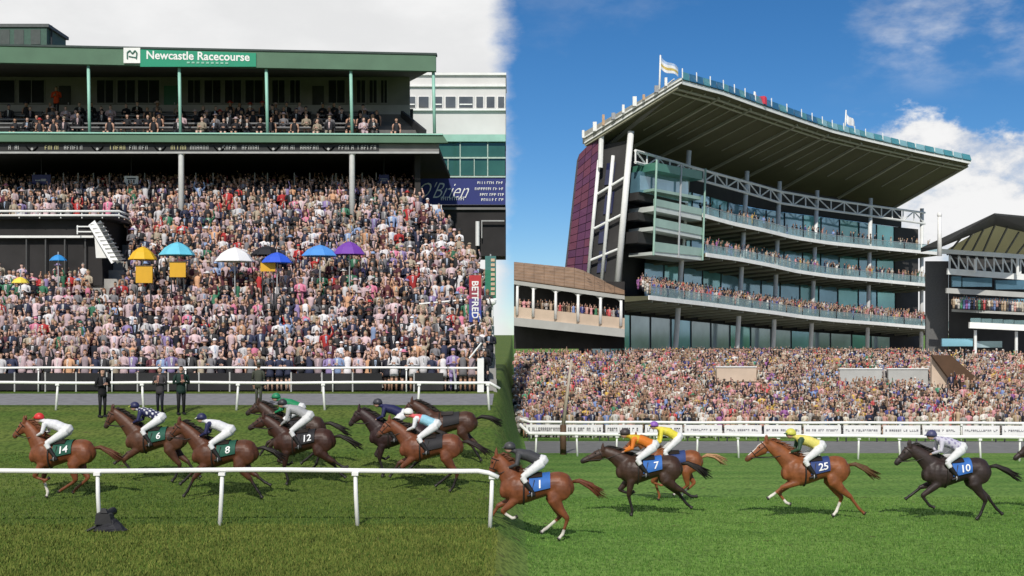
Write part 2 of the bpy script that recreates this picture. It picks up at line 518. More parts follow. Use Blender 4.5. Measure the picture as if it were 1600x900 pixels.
def person_mb(seg=6, female=False, pose=0, hat=0, full=True, sit=False, detail=False):
    m = MB()
    dz = -0.42 if sit else 0.0
    n = seg
    if female:
        tor = [(0.62, .20, .16), (0.84, .175, .135), (1.04, .125, .10), (1.22, .16, .12), (1.36, .165, .10), (1.42, .06, .06)]
    else:
        tor = [(0.74, .165, .125), (0.86, .17, .13), (1.06, .16, .12), (1.28, .20, .13), (1.40, .195, .105), (1.46, .065, .065)]
    sh = tor[-2][0] - 0.02; shx = tor[-2][1] + 0.005
    if sit: tor = tor[1:]
    m.loft([ring(0, 0, z + dz, a, b, n) for z, a, b in tor], TOP)
    # neck and head
    hz = tor[-1][0] + 0.145 + dz
    m.tube([(0, 0, tor[-1][0] - 0.03 + dz), (0, -0.01, hz - 0.05)], .052, 6, SKIN)
    k0 = len(m.f)
    hn = 8 if detail else 6
    m.ball((0, -0.012, hz), (.078, .095, .118), hn, 6 if detail else 5, SKIN)
    for i in range(k0, len(m.f)):
        c = np.mean([m.v[j] for j in m.f[i]], axis=0) - np.array([0, -0.012, hz])
        if c[2] > 0.052 or (c[1] > 0.01 and c[2] > (-0.09 if female else -0.03)):
            m.c[i] = HAIR
    if female:
        m.loft([ring(0, .035, hz - .17, .075, .05, 6), ring(0, .03, hz - .02, .088, .075, 6), ring(0, .015, hz + .06, .08, .08, 6)], HAIR)
    if detail:
        for s in (-1, 1):
            m.add([(s * .022, -.102, hz + .012), (s * .048, -.092, hz + .012), (s * .048, -.090, hz + .03), (s * .022, -.101, hz + .03)], [(0, 1, 2, 3)], EYEC)
            m.add([(s * .078, -.01, hz - .03), (s * .098, .012, hz), (s * .078, .02, hz + .03)], [(0, 1, 2), (2, 1, 0)], SKIN)
        m.add([(-.014, -.103, hz - .028), (.014, -.103, hz - .028), (0, -.130, hz - .025), (0, -.106, hz + .02)], [(0, 1, 2), (1, 3, 2), (3, 0, 2)], SKIN)
        m.add([(-.026, -.098, hz - .062), (.026, -.098, hz - .062), (.02, -.102, hz - .052), (-.02, -.102, hz - .052)], [(0, 1, 2, 3)], HAIR if not female else ACC)
    if hat == 1:      # wide brimmed hat
        m.loft([ring(0, 0, hz + .055, .19, .19, 8), ring(0, 0, hz + .075, .17, .17, 8), ring(0, 0, hz + .085, .09, .10, 8), ring(0, 0, hz + .16, .075, .085, 8)], ACC)
    if hat == 2:      # flat cap / trilby
        m.loft([ring(0, -.02, hz + .06, .10, .125, 8), ring(0, -.01, hz + .10, .085, .10, 8), ring(0, 0, hz + .145, .05, .06, 8)], BOT)
    # shirt front
    if not female:
        y0 = -tor[-3][2] - .012
        m.add([(-.045, y0 + .02, sh + dz + .03), (.045, y0 + .02, sh + dz + .03), (.035, y0 - .006, 1.24 + dz), (0, y0, 1.06 + dz), (-.035, y0 - .006, 1.24 + dz)], [(0, 4, 3, 2, 1)], ACC)
        m.add([(-.012, y0 + .008, sh + dz), (.012, y0 + .008, sh + dz), (.014, y0 - .014, 1.18 + dz), (-.014, y0 - .014, 1.18 + dz)], [(0, 3, 2, 1)], BOT)
    # arms
    for s in (-1, 1):
        S = np.array([s * shx, 0, sh + dz])
        up = pose == 2 or (pose == 3 and s == 1)
        if up:
            E = S + np.array([s * .10, -.16, .10 if pose == 2 else .18]); W = E + np.array([-s * .06, -.06, .26])
        elif pose == 1:
            E = S + np.array([s * .07, -.02, -.28]); W = E + np.array([-s * .20, -.20, .06])
        else:
            E = S + np.array([s * .06, .02, -.29]); W = E + np.array([0, -.08, -.25])
        sleeve = SKIN if female and (pose % 2 == 0) else TOP
        m.tube([S + np.array([-s * .05, 0, .0]), S + np.array([s * .02, 0, -.03]), E], [.06, .058, .046], 5 if not detail else 6, TOP if sleeve == TOP else SKIN)
        m.tube([E, W], [.045, .032], 5 if not detail else 6, sleeve)
        d = W - E; d /= np.linalg.norm(d)
        H = W + d * .085
        if detail:
            m.beam(W, W + d * .085, .07, .03, SKIN)
            side = np.cross(d, np.array([0, 1.0, 0])); side /= max(np.linalg.norm(side), 1e-6)
            fwd = np.cross(side, d)
            for q, ln in zip((-.028, -.010, .009, .027), (.065, .078, .074, .058)):
                a = W + d * .082 + side * q
                m.tube([a, a + d * ln * .55 + fwd * .008, a + d * ln * .85 + fwd * .03], [.009, .0085, .007], 4, SKIN)
            a = W + d * .03 - side * s * .034
            m.tube([a, a + d * .04 - side * s * .02, a + d * .065 - side * s * .018 + fwd * .015], [.011, .010, .007], 4, SKIN)
        else:
            m.tube([W, H], [.036, .030], 4, SKIN)
    # legs
    if full:
        for s in (-1, 1):
            if sit:
                m.tube([(s * .09, 0, .44), (s * .10, -.24, .47), (s * .11, -.42, .47)], [.09, .078, .06], 6, BOT)
                m.tube([(s * .11, -.42, .48), (s * .11, -.40, .24), (s * .11, -.38, .04)], [.06, .05, .04], 6, BOT if not female else SKIN)
            else:
                c = SKIN if female else BOT
                m.tube([(s * .085, 0, .80), (s * .09, -.01, .45), (s * .095, .01, .07)], [.088 if not female else .075, .062, .045], 6, c)
            fy = -.38 if sit else 0
            m.hexa([(s * .1 - .045, fy - .17, 0), (s * .1 + .045, fy - .17, 0), (s * .1 + .045, fy + .07, 0), (s * .1 - .045, fy + .07, 0)],
                   [(s * .1 - .035, fy - .15, .05), (s * .1 + .035, fy - .15, .05), (s * .1 + .04, fy + .06, .09), (s * .1 - .04, fy + .06, .09)], SHOE)
    else:
        m.loft([ring(0, 0, 0.3, .13, .10, 5), ring(0, 0, .80, .165, .12, 5)], BOT)
    return m

SKINS = [(.55, .33, .24), (.62, .40, .31), (.50, .29, .20), (.66, .43, .35), (.42, .24, .16), (.30, .17, .11)]
HAIRS = [(.05, .035, .022), (.025, .018, .012), (.11, .07, .035), (.26, .18, .09), (.33, .27, .18), (.20, .19, .18), (.012, .01, .01), (.16, .07, .03)]
TOPS_L = [((.016, .017, .026), 15), ((.03, .03, .033), 11), ((.05, .048, .05), 8), ((.035, .04, .075), 10), ((.17, .165, .175), 8), ((.66, .64, .65), 14), ((.50, .38, .40), 9),
          ((.62, .46, .48), 6), ((.11, .035, .045), 7), ((.32, .25, .27), 8), ((.38, .32, .24), 6), ((.26, .35, .55), 4), ((.42, .04, .04), 3), ((.05, .17, .10), 2), ((.60, .20, .30), 3), ((.26, .20, .38), 3), ((.60, .34, .20), 2)]
TOPS_R = [((.016, .016, .022), 15), ((.06, .045, .036), 15), ((.035, .04, .08), 11), ((.56, .51, .42), 13), ((.40, .30, .20), 14), ((.52, .28, .24), 9), ((.55, .10, .10), 5),
          ((.66, .62, .57), 8), ((.24, .165, .11), 12), ((.20, .28, .50), 5), ((.10, .10, .30), 4), ((.30, .12, .30), 3), ((.08, .25, .14), 2), ((.62, .42, .10), 3), ((.62, .30, .32), 7), ((.35, .32, .30), 6)]
def pick(rng, table):
    w = np.array([t[1] for t in table], float)
    return np.array(table[rng.choice(len(table), p=w / w.sum())][0])
def colours(rng, tops, female, dark=False):
    t = pick(rng, tops)
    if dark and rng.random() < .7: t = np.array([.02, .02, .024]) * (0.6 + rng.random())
    t = np.clip(t * (0.8 + 0.4 * rng.random()), 0, .85)
    b = t if (female or rng.random() < .45) else np.array([(.02, .021, .03), (.035, .035, .04), (.05, .06, .11), (.28, .24, .18), (.10, .09, .085)][rng.integers(5)])
    acc = np.array([(.72, .72, .73), (.70, .68, .66), (.45, .55, .70), (.68, .50, .52), (.66, .64, .60)][rng.integers(5)]) if not female else pick(rng, tops)
    sk = np.array(SKINS[rng.choice(6, p=[.24, .24, .2, .2, .08, .04])])
    return np.array([sk, HAIRS[rng.integers(8)], t, b, (.018, .014, .012), acc, (.03, .02, .018)])

M_PEOPLE = mat('clothing_and_skin', (0, 0, 0), 0.75, 0.10, 9.0, attr='Col', spec=0.25)
TEMPL = []
for fem in (False, True):
    for pose in (0, 1, 1, 2, 3):
        for hat in ((0, 0, 2) if not fem else (0, 0, 1)):
            if pose > 1 and hat: continue
            m = person_mb(6, fem, pose, hat, False)
            TEMPL.append((np.array(m.v), m.f, np.array(m.c), fem))

def crowd(name, people, label, group=None):
    """people: (x, y, z, scale, rotz, tops, dark); one mesh for what cannot be counted"""
    Vs, Fi, Fl, Cs = [], [], [], []
    k = 0
    rng = RNG
    cache = [(t[0], np.array([len(f) for f in t[1]]), np.concatenate([np.array(f) for f in t[1]]), t[2], t[3]) for t in TEMPL]
    for (x, y, z, s, rz, tops, dark) in people:
        V, ln, idx, reg, fem = cache[rng.integers(len(cache))]
        c, q = math.cos(rz), math.sin(rz)
        W = V * np.array([s * (0.95 + .14 * rng.random()), s, s])
        lx = (rng.random() - .5) * .12
        X = W[:, 0] * c - W[:, 1] * q + W[:, 2] * lx * .3; Y = W[:, 0] * q + W[:, 1] * c
        Vs.append(np.stack([X + x, Y + y, W[:, 2] + z], -1))
        Fi.append(idx + k); Fl.append(ln); k += len(V)
        Cs.append(colours(rng, tops, fem, dark)[reg])
    V = np.concatenate(Vs); I = np.concatenate(Fi); Ln = np.concatenate(Fl); C = np.concatenate(Cs)
    me = bpy.data.meshes.new(name)
    me.vertices.add(len(V)); me.loops.add(len(I)); me.polygons.add(len(Ln))
    me.vertices.foreach_set('co', V.ravel().astype(np.float32))
    me.loops.foreach_set('vertex_index', I.astype(np.int32))
    me.polygons.foreach_set('loop_start', np.concatenate([[0], np.cumsum(Ln)[:-1]]).astype(np.int32))
    me.polygons.foreach_set('use_smooth', np.ones(len(Ln), bool))
    at = me.attributes.new('Col', 'FLOAT_COLOR', 'FACE')
    cc = np.ones((len(C), 4), np.float32); cc[:, :3] = C
    at.data.foreach_set('color', cc.ravel())
    me.materials.append(M_PEOPLE)
    me.update(calc_edges=True)
    o = bpy.data.objects.new(name, me); COL.objects.link(o); WLOC[o] = np.zeros(3)
    tag(o, label, 'crowd', group, 'stuff')
    return o

# single spectators: own objects on shared figures
FIG = {}
def figure(key, fem, pose, hat, sit, tops, dark, seed):
    if key not in FIG:
        m = person_mb(8, fem, pose, hat, True, sit, True)
        FIG[key] = m.mesh('person', M_PEOPLE, smooth=True, colors=colours(np.random.default_rng(seed), tops, fem, dark))
    return FIG[key]

NAMED = [('black', (.02, .02, .024)), ('charcoal', (.045, .045, .047)), ('navy', (.03, .035, .08)), ('grey', (.17, .165, .175)), ('white', (.68, .66, .65)), ('blush pink', (.52, .38, .40)), ('pale pink', (.64, .46, .48)),
         ('burgundy', (.11, .035, .045)), ('mauve', (.32, .25, .27)), ('beige', (.42, .34, .25)), ('light blue', (.25, .33, .54)), ('red', (.46, .06, .06)), ('green', (.06, .2, .11)), ('bright pink', (.60, .20, .30)), ('lilac', (.27, .19, .38)), ('orange', (.60, .36, .14)), ('brown', (.2, .14, .10)), ('cream', (.62, .57, .48))]
ORD = ['first', 'second', 'third', 'fourth', 'fifth', 'sixth', 'seventh', 'eighth', 'ninth', 'tenth', 'eleventh', 'twelfth', 'thirteenth', 'fourteenth', 'fifteenth', 'sixteenth', 'seventeenth', 'eighteenth', 'nineteenth', 'twentieth']
ROWS = ['front', 'second', 'third', 'fourth', 'fifth']
def front_rows(items, tops, where, place_txt, dark=False, sit=False, bank=70):
    """items: (row, x, y, z, rotz, scale); each spectator gets a label naming row, clothes and count from the left"""
    cnt = {}
    for (row, x, y, z, rz, s) in sorted(items, key=lambda t: (t[0], t[1] / t[2])):
        i = int(RNG.integers(bank)); r2 = np.random.default_rng(1000 + i)
        fem = bool(r2.random() < .38); pose = int(r2.choice([0, 1, 1, 2, 3], p=[.3, .25, .25, .1, .1])); hat = int(r2.random() < .22) * (1 if fem else 2)
        if sit: pose %= 2
        me = figure((id(tops), dark, sit, i), fem, pose, hat, sit, tops, dark, 500 + i)
        c = colours(np.random.default_rng(500 + i), tops, fem, dark)[TOP]
        cn = min(NAMED, key=lambda t: np.abs(np.sqrt(np.array(t[1])) - np.sqrt(c)).sum())[0]
        what = cn + (' dress' if fem else ' jacket') + ((' and hat' if hat else '') + (', arm raised' if pose > 1 else ''))
        k = cnt[(row, what)] = cnt.get((row, what), 0) + 1
        lab = 'person in %s, %s such from left, %s row, %s' % (what, ORD[min(k, 20) - 1], ROWS[row], where)
        if len(lab.split()) > 16: lab = lab.replace(' such', '')
        o = place(me, 'person', (x, y, z), rotz=rz, label=lab, cat='person', group='spectators ' + place_txt)
        o.scale = (s, s, s)

# ------------------------------------------------------------------ left course: the old grandstand
G_FAS = mat('green_fascia', (0.075, 0.155, 0.095), 0.55, 0.12, 0.8)
G_POST = mat('pale_green_paint', (0.30, 0.56, 0.46), 0.5, 0.08, 2)
G_SIGN = mat('sign_green', (0.012, 0.27, 0.15), 0.4, 0.04, 1)
G_DOOR = mat('door_green', (0.03, 0.13, 0.09), 0.5, 0.1, 2)
M_WALLG = mat('grey_render', (0.20, 0.195, 0.19), 0.85, 0.2, 0.8, 0.15)
M_PALE = mat('pale_render', (0.62, 0.61, 0.60), 0.8, 0.08, 0.5, 0.1)
M_DGLASS = mat('dark_glass', (0.02, 0.024, 0.028), 0.08, 0.3, 0.6, spec=0.6)
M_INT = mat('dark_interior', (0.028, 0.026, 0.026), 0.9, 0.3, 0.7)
M_GOLD = mat('gold_letters', (0.46, 0.42, 0.22), 0.5, 0.1, 3)
M_GREYL = mat('grey_letters', (0.38, 0.38, 0.37), 0.5, 0.1, 3)
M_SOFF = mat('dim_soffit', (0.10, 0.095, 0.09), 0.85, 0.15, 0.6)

def px(u0, v0, u1, v1, d, t, mb, c=None):
    """upright slab facing the camera: pixel rectangle at depth d, thickness t behind it"""
    a = P(u0, v1, d); b = P(u1, v0, d)
    return mb.box((a[0], d, a[2]), (b[0], d + t, b[2]), c)

def TL(y):
    return float(np.interp(y, [54.6, 69, 80], [3.5, 12.5, 14.4]))
def left_edge(y):
    return float(np.interp(y, [54.6, 61, 65, 69, 80], [-0.62, -0.9, -2.4, -5.0, -6.4]))

ter = empty('terrace', (-16, 54.6, 3.5), 'stepped concrete standing terrace rising under the left crowd', 'terrace')
mb = MB()
N = 34
for i in range(N):
    y0 = 54.6 + (80 - 54.6) * i / N; y1 = 54.6 + (80 - 54.6) * (i + 1) / N
    z = TL(y0) ; xr = left_edge((y0 + y1) / 2)
    mb.box((-40, y0, -1.5), (xr, y1, z + 0.001 * i))
mb.build('steps', M_CONC, ter)

st = empty('grandstand', (-16, 67, 12), 'long green-trimmed grandstand with two decks above the left crowd', 'grandstand')
X0 = -38.0; XE = xu(680, 67)
# upper roof: fascia falls a little towards the right end
def fz(u, v): return zat(v, 67)
a, b = P(-40, 71, 67), P(681, 86, 67); a2, b2 = P(-40, 97, 67), P(681, 111, 67)
bk = P(632, 128, 75)
mb = MB()
mb.hexa([a2, b2, b2 + (0, .35, 0), a2 + (0, .35, 0)], [a, b, b + (0, .35, 0), a + (0, .35, 0)])
fas = mb.build('roof_fascia', G_FAS, st)
mb = MB()   # dark capping strip
mb.hexa([a + (0, -.06, 0), b + (0.05, -.06, 0), b + (0.05, .5, 0), a + (0, .5, 0)], [a + (0, -.06, .10), b + (0.05, -.06, .10), b + (0.05, .5, .10), a + (0, .5, .10)])
mb.build('roof_capping', mat('dark_capping', (0.03, 0.05, 0.045), 0.6), fas)
mb = MB()   # roof slab running back, oblique right end
zb = zat(121, 75)
s0 = a2 + (0, .36, .25); s1 = b2 + (0, .36, .25); s2 = np.array([bk[0], 79, zb + .55]); s3 = np.array([-40.0, 79, zb + .55]); s0 = s0 + (-8, 0, 0)
mb.hexa([s0, s1, s2, s3], [s0 + (0, 0, .35), s1 + (0, 0, .35), s2 + (0, 0, .35), s3 + (0, 0, .35)])
mb.build('roof_slab', M_SOFF, st)
for k, u in enumerate((139, 281, 417, 549, 678)):
    t = P(u - 1, 101 + k * 2.5, 67.3); f = P(u + 1, 208, 67.3)
    mb = MB(); mb.tube([f, t], 0.085, 10); mb.build('column', G_POST, st, smooth=True)
# deck front
mb = MB()
a, b = P(-40, 208, 66.6), P(692, 211, 66.6); a2, b2 = P(-40, 221, 66.6), P(700, 223, 66.6)
mb.hexa([a2, b2, b2 + (0, .4, 0), a2 + (0, .4, 0)], [a, b, b + (0, .4, 0), a + (0, .4, 0)])
df = mb.build('deck_fascia', G_FAS, st)
mb = MB(); mb.beam(a + (0, -.03, .03), b + (0, -.03, .03), .10, .07); mb.build('deck_nosing', G_POST, df)
mb = MB()
a3, b3 = P(-40, 224, 66.9), P(592, 226, 66.9); a4, b4 = P(-40, 237, 66.9), P(592, 237, 66.9)
mb.hexa([a4, b4, b4 + (0, .2, 0), a4 + (0, .2, 0)], [a3, b3, b3 + (0, .2, 0), a3 + (0, .2, 0)])
sb = mb.build('sign_strip', mat('black_board', (0.012, 0.012, 0.012), 0.5), st)
mb = MB(); px(592, 225, 686, 238, 66.95, .2, mb); mb.build('plain_board', M_WALLG, st)
mb = MB(); mb.beam(P(-40, 238.5, 66.85), P(686, 238.5, 66.85), .10, .10); mb.build('sign_strip_trim', M_GREYL, sb)
# lettering on the strip is too blurred to read in the photograph: groups of letter strokes with a winged badge between
rr = random.Random(5)
for uc, c in ((23, 1), (101, 0), (203, 0), (298, 0), (379, 1), (470, 1), (560, 1)):
    mb = MB(); w = 62 if uc > 60 else 20
    n = w // 5
    for k in range(n):
        u = uc - w / 2 + k * 5.0
        if k == n // 2 - 1: continue
        col = 0 if (k < n // 2 and c == 0) else 1
        q = rr.randrange(4)
        px(u, 226.8, u + 1.0, 233.6, 66.86, .02, mb, col)
        if q != 0: px(u, 226.8, u + 3.4, 228.0, 66.86, .02, mb, col)
        if q in (1, 2): px(u + 2.5, 228.0, u + 3.5, 233.6, 66.86, .02, mb, col)
        if q in (2, 3): px(u + 1.0, 230.0, u + 2.5, 231.0, 66.86, .02, mb, col)
    mb.build('lettering', [M_GOLD, M_GREYL], sb)
for uc in (50, 152, 250, 343, 427, 513):
    mb = MB()
    c0 = P(uc, 231, 66.85)
    for s in (-1, 1):
        mb.add([c0 + (s * .05, 0, -.14), c0 + (s * .33, 0, .12), c0 + (s * .30, 0, .02), c0 + (s * .1, 0, -.18)], [(0, 1, 2, 3), (3, 2, 1, 0)])
    mb.tube([c0 + (0, 0, -.06), c0 + (0, -.01, -.06)], .07, 10)
    mb.build('badge', M_GREYL, sb)
# the sign on the roof fascia
def fas_v(u, base): return base + (u + 40) / 721.0 * 14.6
ax = np.array(P(681, 86, 67)) - np.array(P(-40, 71, 67)); ax /= np.linalg.norm(ax); ay = np.array([0, 0, 1.0])
mb = MB()
A, B, C_, D = P(219, fas_v(219, 99.0), 66.93), P(400, fas_v(400, 95.2), 66.93), P(400, fas_v(400, 74), 66.93), P(219, fas_v(219, 72), 66.93)
mb.hexa([A, B, B + (0, .05, 0), A + (0, .05, 0)], [D, C_, C_ + (0, .05, 0), D + (0, .05, 0)])
sg = mb.build('name_sign', G_SIGN, fas)
mb = MB(); text_on(mb, 'Newcastle Racecourse', P(309.5, 87.4, 66.91), ax, ay, width=xu(390, 67) - xu(229, 67), height=.44, bold=.02)
mb.build('sign_lettering', M_WHITE, fas)
mb = MB(); text_on(mb, 'NEWCASTLE UPON TYNE', P(325, 97.6, 66.91), ax, ay, width=xu(372, 67) - xu(268, 67), height=.13)
mb = MB()
for k in range(9): px(292 + k * 7.5, 96.3 + k * .12, 296.5 + k * 7.5, 99.0 + k * .12, 66.90, .015, mb)
mb.build('small_lettering', mat('pale_green_print', (0.25, 0.5, 0.38), 0.5), fas)
mb = MB(); px(193, 74.5, 219, 98.5, 66.90, .1, mb); em = mb.build('emblem_panel', M_WHITE, fas)
mb = MB()   # horse-head-like green mark made of strokes
E = [(199, 92), (199, 82), (203, 79), (207, 84), (211, 79), (214, 83), (213, 92)]
for (p0, p1) in zip(E[:-1], E[1:]): mb.beam(P(*p0, 66.88), P(*p1, 66.88), .06, .06)
mb.beam(P(201, 88, 66.88), P(212, 90, 66.88), .05, .05)
mb.build('emblem', G_DOOR, em)
# roof plant room
ph = empty('roof_plant_room', P(40, 70, 70), 'dark green plant room with vent pipes on the grandstand roof', 'plant room')
mb = MB(); px(-30, 42, 73, 72, 70, 3, mb); mb.build('housing', mat('plant_green', (0.045, 0.10, 0.075), 0.6), ph)
mb = MB(); px(-32, 37, 76, 42, 69.9, 3.2, mb); mb.build('housing_lid', mat('plant_lid', (0.09, 0.10, 0.10), 0.6), ph)
for u in (77, 80.5):
    mb = MB(); mb.tube([P(u, 72, 70.5), P(u, 40, 70.5)], .05, 8); mb.build('vent_pipe', M_DARK, ph)
for u in (-20, 0, 22, 48):
    mb = MB(); px(u, 46, u + 15, 69, 69.97, .03, mb); mb.build('louvre_panel', mat('louvre', (0.06, 0.075, 0.07), 0.6), ph)

# upper deck: back wall with windows, doors, steps
D2 = 75.0
mb = MB(); px(-260, 118, 640, 182, D2, .3, mb); bw = mb.build('deck_back_wall', M_WALLG, st)
bays = [(-40, 24), (28, 70), (150, 178), (182, 212), (214, 250), (292, 314), (318, 346), (350, 378), (382, 412), (424, 446), (452, 470), (512, 540), (556, 572), (576, 590), (594, 606)]
for (u0, u1) in bays:
    mb = MB(); px(u0, 124, u1, 162, D2 - .04, .03, mb); w = mb.build('window', mat('window_frame_grey', (0.22, 0.22, 0.22), .5), st)
    mb = MB()
    px(u0 + 1.5, 125.5, (u0 + u1) / 2 - .7, 160.5, D2 - .06, .015, mb); px((u0 + u1) / 2 + .7, 125.5, u1 - 1.5, 160.5, D2 - .06, .015, mb)
    mb.build('pane', M_DGLASS, w)
for (u0, u1) in ((92, 110), (256, 276), (488, 506)):
    mb = MB(); px(u0, 134, u1, 184, D2 - .07, .05, mb); dd = mb.build('door', G_DOOR if u0 > 200 and u0 < 300 else M_DARK, st)
    mb = MB(); px(u1 - 4, 160, u1 - 2.6, 163, D2 - .11, .03, mb); mb.build('door_handle', M_STEEL, dd)
mb = MB(); px(-260, 164, 640, 179, D2 - .12, .04, mb); mb.build('dado_band', mat('pale_dado', (0.36, 0.355, 0.35), .8, .15, 1), st)
mb = MB()
for i in range(7):
    y0 = 67.2 + i * 1.1
    mb.box((X0, y0, 15.6), (XE - 0.2 - i * .3, y0 + 1.1, 16.2 + i * .40))
mb.build('deck_steps', mat('dark_concrete', (.13, .125, .12), .85, .2, 1.5), st)
def TU(y): return 16.2 + max(0, math.floor((y - 67.2) / 1.1)) * .40
for i in range(5):
    z = 17.0 + i * .40; y = 69.0 + i * 1.1
    for u0 in range(-30, 600, 105):
        mb = MB(); mb.box((xu(u0, y), y - .1, z + .02), (xu(u0 + 96, y), y + .25, z + .10)); mb.build('bench', mat('bench_grey', (.16, .16, .16), .6), st)
mb = MB(); mb.beam(P(628, 178, 73), P(664, 208, 67.6), .15, .35); mb.build('stair_balustrade', M_DARK, st)
# lower deck
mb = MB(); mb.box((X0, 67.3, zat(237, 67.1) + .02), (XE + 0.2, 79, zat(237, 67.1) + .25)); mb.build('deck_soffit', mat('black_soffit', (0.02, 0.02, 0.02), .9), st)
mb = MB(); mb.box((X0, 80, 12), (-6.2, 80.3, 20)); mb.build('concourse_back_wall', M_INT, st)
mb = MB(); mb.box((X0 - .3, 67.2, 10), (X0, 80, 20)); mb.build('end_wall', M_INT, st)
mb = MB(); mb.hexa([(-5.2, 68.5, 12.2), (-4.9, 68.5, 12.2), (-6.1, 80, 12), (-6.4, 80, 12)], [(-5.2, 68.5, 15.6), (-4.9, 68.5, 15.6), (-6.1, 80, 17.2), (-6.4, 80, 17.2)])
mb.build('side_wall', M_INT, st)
for u in (283, 550):
    mb = MB(); mb.tube([(xu(u, 67), 67.02, TL(66.9)), (xu(u, 67), 67.02, zat(243, 67)), (xu(u, 67), 67.02, zat(238.5, 67))], [.155, .15, .22], 12)
    mb.build('column', M_WHITE, st, smooth=True)
for u in (53, 72, 99, 122, 146, 171, 226, 306, 333, 398, 418, 460, 484, 525, 566, 588):
    mb = MB(); mb.tube([(xu(u, 70.5), 70.5, TL(70.5)), P(u, 270, 70.5)], .035, 6); mb.build('barrier_post', M_GREYL, st)
mb = MB()
for u in range(40, 600, 47): px(u, 250 + (u * 7) % 5, u + 20, 253 + (u * 7) % 5, 79.9, .05, mb)
mb.build('ceiling_light_strip', mat('unlit_light', (0.18, 0.18, 0.18), .6), st)
# small boards hanging under the deck
def board(u0, v0, u1, v1, d, m, label, marks, mk, cat='sign', name='hanging_sign'):
    r_ = empty(name, P((u0 + u1) / 2, v1, d), label, cat)
    mb = MB(); px(u0, v0, u1, v1, d, .06, mb); mb.build('panel', m, r_)
    mb = MB()
    for q in marks: px(*q, d - .02, .015, mb)
    mb.build('print', mk, r_)
    mb = MB(); mb.tube([P((u0 + u1) / 2, v0, d + .02), P((u0 + u1) / 2, 240, d + .02)], .02, 6); mb.build('hanger', M_DARK, r_)
    return r_
M_NAVY = mat('navy_board', (0.022, 0.025, 0.11), .5)
board(50, 273, 79, 288, 69.6, M_NAVY, 'small navy hanging sign under the deck above the left stair', [(55, 281, 63, 282.5), (64, 279.5, 72, 283)], M_GREYL)
board(194, 275, 216, 291, 69.6, M_WHITE, 'white hanging sign with black marks under the grandstand deck', [(198, 278, 212, 280), (200, 281, 202, 286), (204, 281, 206, 286), (208, 281, 210, 286), (203, 288, 214, 289.5)], M_DARK)
board(592, 273, 608, 287, 69.6, M_NAVY, 'small navy hanging sign right of the second white column', [(594, 279, 606, 280.2), (595, 282, 604, 283)], M_GREYL)

# ------------------------------------------------------------------ dark terrace box with white rails and stair, left edge
bx_ = empty('viewing_box', P(80, 400, 62), 'dark viewing box with double white rail at the left edge of the crowd', 'viewing box')
mb = MB(); px(-40, 340, 160, 446, 62.6, 4, mb); mb.build('box_wall', M_INT, bx_)
mb = MB(); px(-40, 337, 172, 341, 62, 5, mb); mb.build('box_roof', M_DARK, bx_)
for v in (330, 336.5):
    mb = MB(); mb.tube([P(-40, v, 61.9), P(186, v, 61.9), P(202, v + 6, 63)], .055, 8); mb.build('rail_bar', M_WHITE, bx_, smooth=True)
for u in (30, 62, 95, 128, 160, 186):
    mb = MB(); mb.tube([P(u, 341, 61.95), P(u, 330, 61.95)], .03, 6); mb.build('rail_post', M_WHITE, bx_)
mb = MB(); px(-40, 368, 146, 371.5, 62.2, .3, mb); mb.build('white_beam', M_WHITE, bx_)
for u in (40, 70, 100, 132):
    mb = MB(); px(u, 372, u + 2, 430, 62.3, .1, mb); mb.build('mullion', mat('dim_mullion', (.06, .06, .06)), bx_)
ss = empty('white_stair', P(170, 405, 61), 'white steel stair descending beside the dark viewing box', 'stair')
for du, dd_ in ((0, 0), (9, .9)):
    mb = MB(); mb.hexa([P(138 + du, 352, 61.4 + dd_), P(148 + du, 344, 61.4 + dd_), P(148 + du, 344, 61.5 + dd_), P(138 + du, 352, 61.5 + dd_)],
                       [P(174 + du, 412, 60.6 + dd_), P(184 + du, 406, 60.6 + dd_), P(184 + du, 406, 60.7 + dd_), P(174 + du, 412, 60.7 + dd_)])
    mb.build('stringer', M_WHITE, ss)
for k in range(10):
    t = k / 9
    mb = MB(); a = P(146 + 34 * t, 351 + 56 * t, 61.35 - .8 * t); b = P(158 + 34 * t, 349 + 56 * t, 62.3 - .8 * t)
    mb.beam(a, b, .30, .05); mb.build('tread', M_GREYL, ss)
mb = MB(); mb.hexa([P(147, 360, 61.6), P(154, 352, 61.6), P(154, 352, 61.8), P(147, 360, 61.8)], [P(150, 403, 61.6), P(172, 403, 61.6), P(172, 403, 61.8), P(150, 403, 61.8)])
mb.build('side_panel', M_WHITE, ss)
for (v0, v1) in ((354, 356), (362, 364)):
    mb = MB(); mb.beam(P(120, v0, 61.8), P(150, v0, 61.8), .06, .06); mb.build('landing_rail', M_WHITE, ss)
mb = MB(); mb.beam(P(121, 352, 61.8), P(121, 366, 61.8), .05, .05); mb.build('landing_post', M_WHITE, ss)

